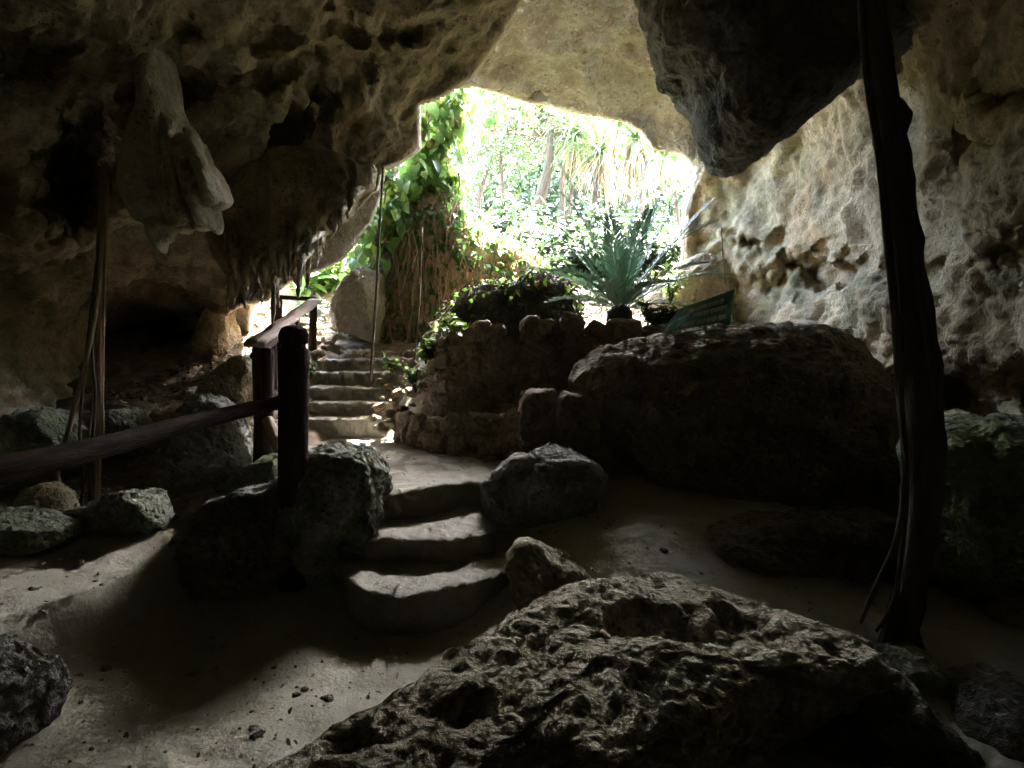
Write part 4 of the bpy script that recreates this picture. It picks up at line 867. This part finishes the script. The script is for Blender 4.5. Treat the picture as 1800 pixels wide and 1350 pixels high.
def root_curtain(o, n, seed, rad, ln, m, label, face=(0, -1, .2), wig=.035):
    g = np.random.default_rng(seed); p, nn = surf(o, n, seed, face); parts = []
    for k in range(n):
        q = p[k]+nn[k]*g.uniform(.02, .10); L = g.uniform(*ln); pts = [q]; 
        for j in range(1, 6): pts.append(pts[-1]+np.array([g.normal()*wig, g.normal()*wig*.6-.012, -L/5*(g.uniform(-.6, 1.4) if wig > .05 else 1)]))
        parts.append(tube_geo(pts, g.uniform(.6, 1.4)*rad, 4, 0, 0, False, 2))
    V, F3 = join(parts); tag(link('hanging_rootlets', mesh('hanging_rootlets', V, F3), m), label, kind='stuff')
root_curtain(bank, 1500, 31, .0048, (.3, 1.1), M['redroot'], 'curtain of fine reddish rootlets hanging down the bank')
root_curtain(bank, 420, 32, .0065, (.4, 1.2), M['paleroot'], 'pale thicker rootlets among the ivy of the bank')
root_curtain(mound, 700, 33, .005, (.1, .4), M['root'], 'tangle of dry vine stems over the dark mound', wig=.045)
# big leaved vines hanging from the rim
def vine(label, tops, n, L, W, seed, name='hanging_vine', m='leaf'):
    g = np.random.default_rng(seed); root = empty(name, tuple(tops[0][1]), label, 'vine', 'vines hanging from the rim'); st_ = []; pos = []; dr = []
    for a, b, s in tops:
        pts = [np.array(a)+(np.array(b)-np.array(a))*t+np.array([.10*math.sin(6*t+s), .1*math.cos(5*t+s), 0])*s for t in np.linspace(0, 1, 8)]
        st_.append(tube_geo(pts, .016, 6, .2, 3, sub=3)); q = np.array(pts); k = n//len(tops); t = g.uniform(0, 7, k); i = np.minimum(t.astype(int), 6); f = (t-i)[:, None]
        pos.append(q[i]*(1-f)+q[i+1]*f+g.normal(size=(k, 3))*np.array([.11, .10, .05])); d = rand_dirs(k, g)*.7; d[:, 2] -= .8; dr.append(d)
    pos, dr = np.concatenate(pos), np.concatenate(dr); nr = rand_dirs(len(pos), g)*.7+np.array([0, -.8, .5])
    V, F3 = join(st_); put('stem', V, F3, M['redroot'], parent=root)
    V, Q, T = leaves_geo(pos, dr, nr, g.uniform(.55, 1.25, len(pos))*L, g.uniform(.7, 1.1, len(pos))*W, 'heart'); put('foliage', V, [Q, T], M[m], parent=root)
vine('dense heart leaved vine hanging from the top corner of the mouth', [(P(760, 140, 8.9), P(745, 330, 8.9), .6), (P(785, 135, 9), P(770, 380, 9), .8), (P(742, 160, 8.8), P(735, 420, 8.9), .5), (P(800, 160, 9), P(790, 330, 9.0), .7), (P(770, 150, 8.9), P(762, 450, 9.0), .4)], 420, .24, .17, 41)
vine('bright leaved vine along the left rim above the liana', [(P(690, 280, 8.6), P(680, 440, 8.6), .5), (P(715, 270, 8.7), P(705, 470, 8.7), .7), (P(735, 260, 8.8), P(720, 420, 8.8), .5), (P(675, 300, 8.5), P(655, 500, 8.6), .5), (P(660, 380, 8.6), P(625, 480, 8.8), .5)], 300, .22, .16, 42)
vine('long trailing vine with loose stems down the bank face', [(P(800, 300, 8.9), P(792, 480, 8.8), .7), (P(770, 400, 8.8), P(765, 560, 8.7), .6), (P(830, 380, 9.1), P(822, 500, 8.9), .8)], 130, .17, .10, 43, m='ivy')

vine('airy vine trailing from the top edge of the mouth near the palm', [(P(850, 140, 9.8), P(846, 250, 9.8), .5), (P(880, 155, 9.9), P(872, 235, 9.9), .5), (P(930, 170, 10), P(925, 225, 10), .4)], 110, .16, .09, 44, m='ivy')
vine('thin vine with sparse leaves hanging at the right end of the arch', [(P(1080, 200, 10), P(1085, 300, 10), .5), (P(1125, 220, 10), P(1120, 330, 10), .5), (P(1160, 255, 10), P(1165, 340, 10), .4)], 90, .15, .08, 45, m='ivy')
# ------------------------------------------------------------------ trees and palms beyond
def crown_geo(centers, per, L, W, g, spread):
    C_ = np.repeat(np.array(centers), per, 0); n = len(C_); p = C_+g.normal(size=(n, 3))*spread; d = rand_dirs(n, g); d[:, 2] -= .25
    return leaves_geo(p, d, rand_dirs(n, g)+np.array([0, 0, .8]), g.uniform(.6, 1.2, n)*L, g.uniform(.7, 1.1, n)*W, 'oval')
def tree(label, trunk, rad, crown_c, crown_r, ncl, per, L, W, seed, group='trees beyond the mouth', m='jungle', name='tree'):
    g = np.random.default_rng(seed); root = empty(name, tuple(trunk[0]), label, 'tree', group)
    parts = [tube_geo(trunk, rad, 10, .2, seed)]; cc = np.array(crown_c); cl = []
    top = np.array(trunk[-1]); mid = np.array(trunk[len(trunk)//2])
    for k in range(ncl):
        c = cc+rand_dirs(1, g)[0]*g.uniform(.3, 1)*np.array(crown_r); cl.append(c)
        if k % 2 == 0:
            s = top if k % 4 else mid*.4+top*.6; parts.append(tube_geo([s, (s+c)/2+g.normal(size=3)*.15, c], [rad[-1]*.7, rad[-1]*.4, .008], 6, .1, k, sub=4))
    V, F3 = join(parts); put('trunk', V, F3, M['bark'], parent=root)
    V, Q, T = crown_geo(cl, per, L, W, g, .28); put('crown', V, [Q, T], M[m], parent=root)
def T_(*p): return [P(x, y, d) for x, y, d in p]
tree('tree with a curved leaning trunk in the middle of the mouth', T_((930, 425, 17), (936, 382, 17), (952, 340, 17), (964, 290, 17), (967, 240, 17.2), (958, 200, 17.5)), [.19, .17, .15, .13, .11, .07], P(935, 215, 18), (2.4, 1.6, 1.0), 46, 60, .15, .065, 51)
tree('slender pale trunked tree right of the curved trunk', T_((985, 430, 18), (988, 360, 18), (990, 310, 18), (1008, 260, 18), (1018, 210, 18)), [.11, .09, .08, .07, .04], P(1010, 220, 18.5), (1.9, 1.5, 1.0), 26, 60, .15, .065, 52)
tree('thin tree behind the vines left of the curved trunk', T_((880, 420, 20), (884, 340, 20), (880, 270, 20), (888, 220, 20)), [.08, .07, .06, .04], P(870, 230, 20), (2.4, 1.6, 1.5), 50, 60, .16, .07, 53)
tree('leaning branched tree at the left behind the big leaved vine', T_((845, 430, 22), (842, 350, 22), (862, 290, 22), (876, 240, 22)), [.09, .08, .07, .04], P(825, 245, 22), (2.6, 1.6, 1.8), 50, 60, .18, .08, 54)
tree('tall thin tree at the right against the white sky', T_((1120, 430, 24), (1128, 360, 24), (1140, 290, 24), (1150, 240, 24)), [.14, .12, .1, .06], P(1150, 250, 24), (2.4, 2, 1.4), 22, 50, .18, .08, 55)
tree('reddish leaved bush on the bright rim at the right', T_((1195, 420, 17), (1190, 360, 17), (1185, 330, 17)), [.06, .05, .03], P(1188, 300, 17), (.9, .8, .35), 14, 40, .14, .06, 56, m='dry')
def rosette(label, base, top, nl, L, W, seed, rad, skirt=0, name='pandanus', group='spiky crowned plants beyond the mouth'):
    g = np.random.default_rng(seed); root = empty(name, tuple(base), label, 'palm', group); V, Q, T = tube_geo([base, (np.array(base)+np.array(top))/2+np.array([.05, 0, 0]), top], rad, 8, .2, seed); put('trunk', V, [Q, T], M['bark'], parent=root)
    def lv(n, elo, ehi, dr, LL):
        parts = []; top_ = np.array(top)
        for k in range(n):
            a = g.uniform(0, 6.28); e = R(g.uniform(elo, ehi)); d = np.array([math.cos(a)*math.cos(e), math.sin(a)*math.cos(e), math.sin(e)]); p = top_+d*.06; sd = np.cross(d, [0, 0, 1]); sd /= np.linalg.norm(sd)+1e-9; VV = []; l = LL*g.uniform(.7, 1.1)
            for j in range(8):
                t = j/7; w = W*(.6+.6*t if t < .4 else .84*(1-t)/.6+.02); VV += [p-sd*w/2, p+sd*w/2]; p = p+d*l/7; d = d+np.array([0, 0, -dr/7*(1+t)]); d /= np.linalg.norm(d)
            i = np.arange(7)*2; parts.append((np.array(VV), np.stack([i, i+1, i+3, i+2], 1), np.zeros((0, 3), int)))
        return join(parts)
    V, F3 = lv(nl, -40, 80, 1.5, L); put('foliage', V, F3, M['palm'], parent=root)
    if skirt: V, F3 = lv(skirt, -80, -35, .6, L*.95); put('dead_leaves', V, F3, M['dry'], parent=root)
rosette('spiky crown with sword leaves right of the curved trunk', P(990, 430, 17), P(1012, 240, 17), 130, 1.5, .06, 61, .06, 40)
rosette('larger spiky crown higher up under the arch', P(1030, 430, 16), P(1056, 268, 16), 120, 1.6, .06, 62, .07, 60)
rosette('shaggy spiky plant with a long skirt of dead leaves at the right', P(1090, 430, 15), P(1118, 245, 15), 120, 1.5, .06, 63, .07, 150)
pm = empty('palm', tuple(P(770, 420, 10.6)), 'palm whose drooping fronds hang at the top left of the mouth', 'palm'); ptop = P(775, 120, 10.6)
V, Q, T = tube_geo([P(770, 420, 10.6), P(775, 300, 10.6), ptop], [.12, .10, .08], 10, .15, 3); put('trunk', V, [Q, T], M['bark'], parent=pm)
for k, (a, e) in enumerate([(-5, 40), (-25, 25), (10, 62), (-60, 30), (30, 35), (180, 40), (120, 50), (-90, 40), (60, 55)]): frond(ptop, R(a), R(e), 1.7, 1.7, pm, M['jungle'], 46, .035, .45, rad=.018, vee=.0, hang=.55)
# dense jungle far behind (nobody could count it)
g = np.random.default_rng(71); cl = []
for k in range(1500):
    x = g.uniform(-12, 20); y = g.uniform(26, 40); pxx = 900+F_PX*x/y
    top = P(pxx, 165 if pxx < 1080 else 250, y)[2]; zz = 3.5+g.uniform(0, 1)**.9*(top-3.5)
    if perlin(np.array([[x*.33, 5.5, zz*.33]]), 5)[0] < .17: cl.append((x, y, zz))
V, Q, T = crown_geo(cl, 62, .42, .22, g, .7); tag(link('jungle', mesh('jungle', V, [Q, T]), M['jungle']), 'mass of jungle foliage far beyond the mouth', kind='stuff')
cl = [(g.uniform(-22, 22), g.uniform(-14, 6), g.uniform(11, 23)) for k in range(560)]  # unseen canopy above the cave, added to keep sky light off the jungle
V, Q, T = crown_geo(cl, 50, .9, .5, g, 1.3); tag(link('shade_trees', mesh('shade_trees', V, [Q, T]), M['jungle']), 'unseen trees added above the cave to shade the jungle', kind='stuff')
for k, (px, d) in enumerate([(800, 10.5), (845, 11), (880, 12.5), (925, 13.5), (970, 12), (1010, 11), (1050, 10.3), (1090, 11), (1130, 10.5), (1170, 12), (960, 10.3), (900, 10.6), (1060, 13), (1110, 14), (850, 14), (1000, 15), (1200, 14), (930, 16)]):
    x = (px-900)/F_PX*d; h_ = g.uniform(.7, 1.35)
    plant('shrub', 'dense green shrub on the sunny slope beyond the mouth', 'shrub', (x, d, gz(x, d)-.05), 800, .85, .22, .10, M['jungle'], 'oval', 22, h_, 200+k, 'shrubs on the slope')
# low undergrowth on the sunny slope
xs_ = g.uniform(-3.2, 3.2, 13000); ys_ = g.uniform(8.6, 16, 13000); zz = ground_z(xs_, ys_, False); p = np.stack([xs_, ys_, zz+g.uniform(0, .45, 13000)**1.3], 1)
keep = fbm(np.stack([xs_*.9, ys_*.9, 0*xs_], 1), 3, 9) > -.12; p = p[keep]; d = rand_dirs(len(p), g)*.7; d[:, 2] = abs(d[:, 2])*.5
V, Q, T = leaves_geo(p, d, rand_dirs(len(p), g)*.6+np.array([0, -.3, 1]), g.uniform(.06, .2, len(p)), g.uniform(.03, .08, len(p)), 'oval'); tag(link('undergrowth', mesh('undergrowth', V, [Q, T]), M['jungle']), 'low undergrowth on the sunlit slope', kind='stuff')
xs_ = g.uniform(-3.5, 3, 5000); ys_ = g.uniform(8.6, 16, 5000); zz = ground_z(xs_, ys_, False); p = np.stack([xs_, ys_, zz+g.uniform(.01, .08, 5000)], 1); d = rand_dirs(len(p), g); d[:, 2] *= .3
V, Q, T = leaves_geo(p, d, rand_dirs(len(p), g)*.5+np.array([0, 0, 1]), g.uniform(.06, .16, len(p)), g.uniform(.03, .07, len(p)), 'oval'); tag(link('leaf_litter', mesh('leaf_litter', V, [Q, T]), M['dry']), 'dry fallen leaves on the sunlit slope', kind='stuff')
# leaf litter inside
n = 5200; xs_ = g.uniform(-4.6, -1.75, n); ys_ = g.uniform(3.9, 8.2, n); keep = (fbm(np.stack([xs_, ys_, 0*xs_], 1), 3, 2) > -.12) & (xs_ < -1.75-.28*(ys_-4)); xs_, ys_ = xs_[keep], ys_[keep]
p = np.stack([xs_, ys_, ground_z(xs_, ys_)+g.uniform(.004, .03, len(xs_))], 1); d = rand_dirs(len(p), g); d[:, 2] *= .3
V, Q, T = leaves_geo(p, d, rand_dirs(len(p), g)*.45+np.array([0, 0, 1]), g.uniform(.03, .085, len(p)), g.uniform(.02, .045, len(p)), 'oval', .35, .3); tag(link('leaf_litter', mesh('leaf_litter', V, [Q, T]), M['litter']), 'brown leaf litter on the slope behind the railing', kind='stuff')
n = 420; xs_ = g.uniform(-1.1, .2, n); ys_ = g.uniform(5.6, 7.6, n); keep = xs_ > -1.05+.0*(ys_-6); xs_, ys_ = xs_[keep], ys_[keep]
p = np.stack([xs_, ys_, ground_z(xs_, ys_)+g.uniform(.004, .03, len(xs_))], 1); d = rand_dirs(len(p), g); d[:, 2] *= .3
V, Q, T = leaves_geo(p, d, rand_dirs(len(p), g)*.45+np.array([0, 0, 1]), g.uniform(.04, .09, len(p)), g.uniform(.02, .05, len(p)), 'oval', .35, .3); tag(link('leaf_litter', mesh('leaf_litter', V, [Q, T]), M['litter']), 'fallen leaves between the stairs and the planter wall', kind='stuff')
for k, (a, b, r_, lab) in enumerate([((340, 672, 6.4), (372, 668, 6.3), .012, 'short pale stick lying on the slope by the tan boulder'), ((1020, 560, 6.4), (990, 548, 6.5), .01, 'dry twig on the planter wall beside the mound'), ((850, 812, 5.2), (872, 806, 5.2), .02, 'short chunk of wood at the back of the landing')]):
    pa, pb_ = P(*a), P(*b); V, Q, T = tube_geo([pa, (pa+pb_)/2+np.array([0, 0, .02]), pb_], r_, 7, .3, k); put('stick', V, [Q, T], M['paleroot'], lab, 'stick')

V0, F0 = ICO[2]; VV, FF = [], []; n = 2000
xs_ = g.uniform(-2.6, 2.2, n); ys_ = g.uniform(1.6, 4.6, n); zz = ground_z(xs_, ys_)
cl_ = fbm(np.stack([xs_*1.5, ys_*1.5, 0*xs_], 1), 3, 19)
for k in range(n):
    if cl_[k] < -.1 and k % 4: continue
    r_ = .0024*math.exp(abs(g.normal())*.75); FF.append(F0+len(VV)*len(V0)); VV.append(V0*r_*np.array([g.uniform(.7, 1.4), g.uniform(.7, 1.4), .7])*(1+.3*g.normal(size=(len(V0), 1))*.5)+np.array([xs_[k], ys_[k], zz[k]+r_*.3]))
tag(link('grit', mesh('grit', np.concatenate(VV), [np.concatenate(FF)]), M['grey']), 'grit and small pebbles on the sandy floor', kind='stuff')
n = 260; xs_ = np.concatenate([g.uniform(-2.4, 1.8, 160), g.uniform(-1.7, 0, 100)]); ys_ = np.concatenate([g.uniform(1.9, 4.2, 160), g.uniform(4.3, 6.4, 100)]); zz = ground_z(xs_, ys_); zz = np.where((ys_ > 4.25), .575, zz)
p = np.stack([xs_, ys_, zz+.008], 1); d = rand_dirs(n, g); d[:, 2] *= .15
V, Q, T = leaves_geo(p, d, rand_dirs(n, g)*.3+np.array([0, 0, 1]), g.uniform(.02, .06, n), g.uniform(.012, .03, n), 'oval', .4, .3); tag(link('leaf_litter', mesh('leaf_litter', V, [Q, T]), M['litter']), 'a few dead leaves blown over the path and landing', kind='stuff')

# ------------------------------------------------------------------ light
SUN_EL, SUN_AZ = R(54), R(20)
w = bpy.data.worlds.new('World'); sc.world = w; w.use_nodes = True; nt = w.node_tree; bg = nt.nodes['Background']
sky = nt.nodes.new('ShaderNodeTexSky'); sky.sky_type = 'NISHITA'; sky.sun_disc = False; sky.sun_elevation = SUN_EL; sky.sun_rotation = SUN_AZ; sky.dust_density = 3; sky.air_density = 1; sky.ozone_density = 1
nt.links.new(sky.outputs[0], bg.inputs[0]); bg.inputs[1].default_value = .15
sl = bpy.data.lights.new('sun', 'SUN'); sl.energy = 3.0; sl.angle = R(.5); sl.color = (1, .965, .91); so = bpy.data.objects.new('sun', sl); col.objects.link(so)
sv = Vector((math.sin(SUN_AZ)*math.cos(SUN_EL), math.cos(SUN_AZ)*math.cos(SUN_EL), math.sin(SUN_EL))); so.rotation_euler = sv.to_track_quat('Z', 'Y').to_euler(); so.location = (0, 0, 30)
vs = sc.view_settings; sc.display_settings.display_device = 'sRGB'; vs.view_transform = 'Standard'; vs.look = 'None'; vs.gamma = 1; vs.use_curve_mapping = False; vs.exposure = 6.8
cy_ = sc.cycles; cy_.use_denoising = True; cy_.max_bounces = 10; cy_.diffuse_bounces = 6; cy_.sample_clamp_indirect = 8; cy_.caustics_reflective = False; cy_.caustics_refractive = False
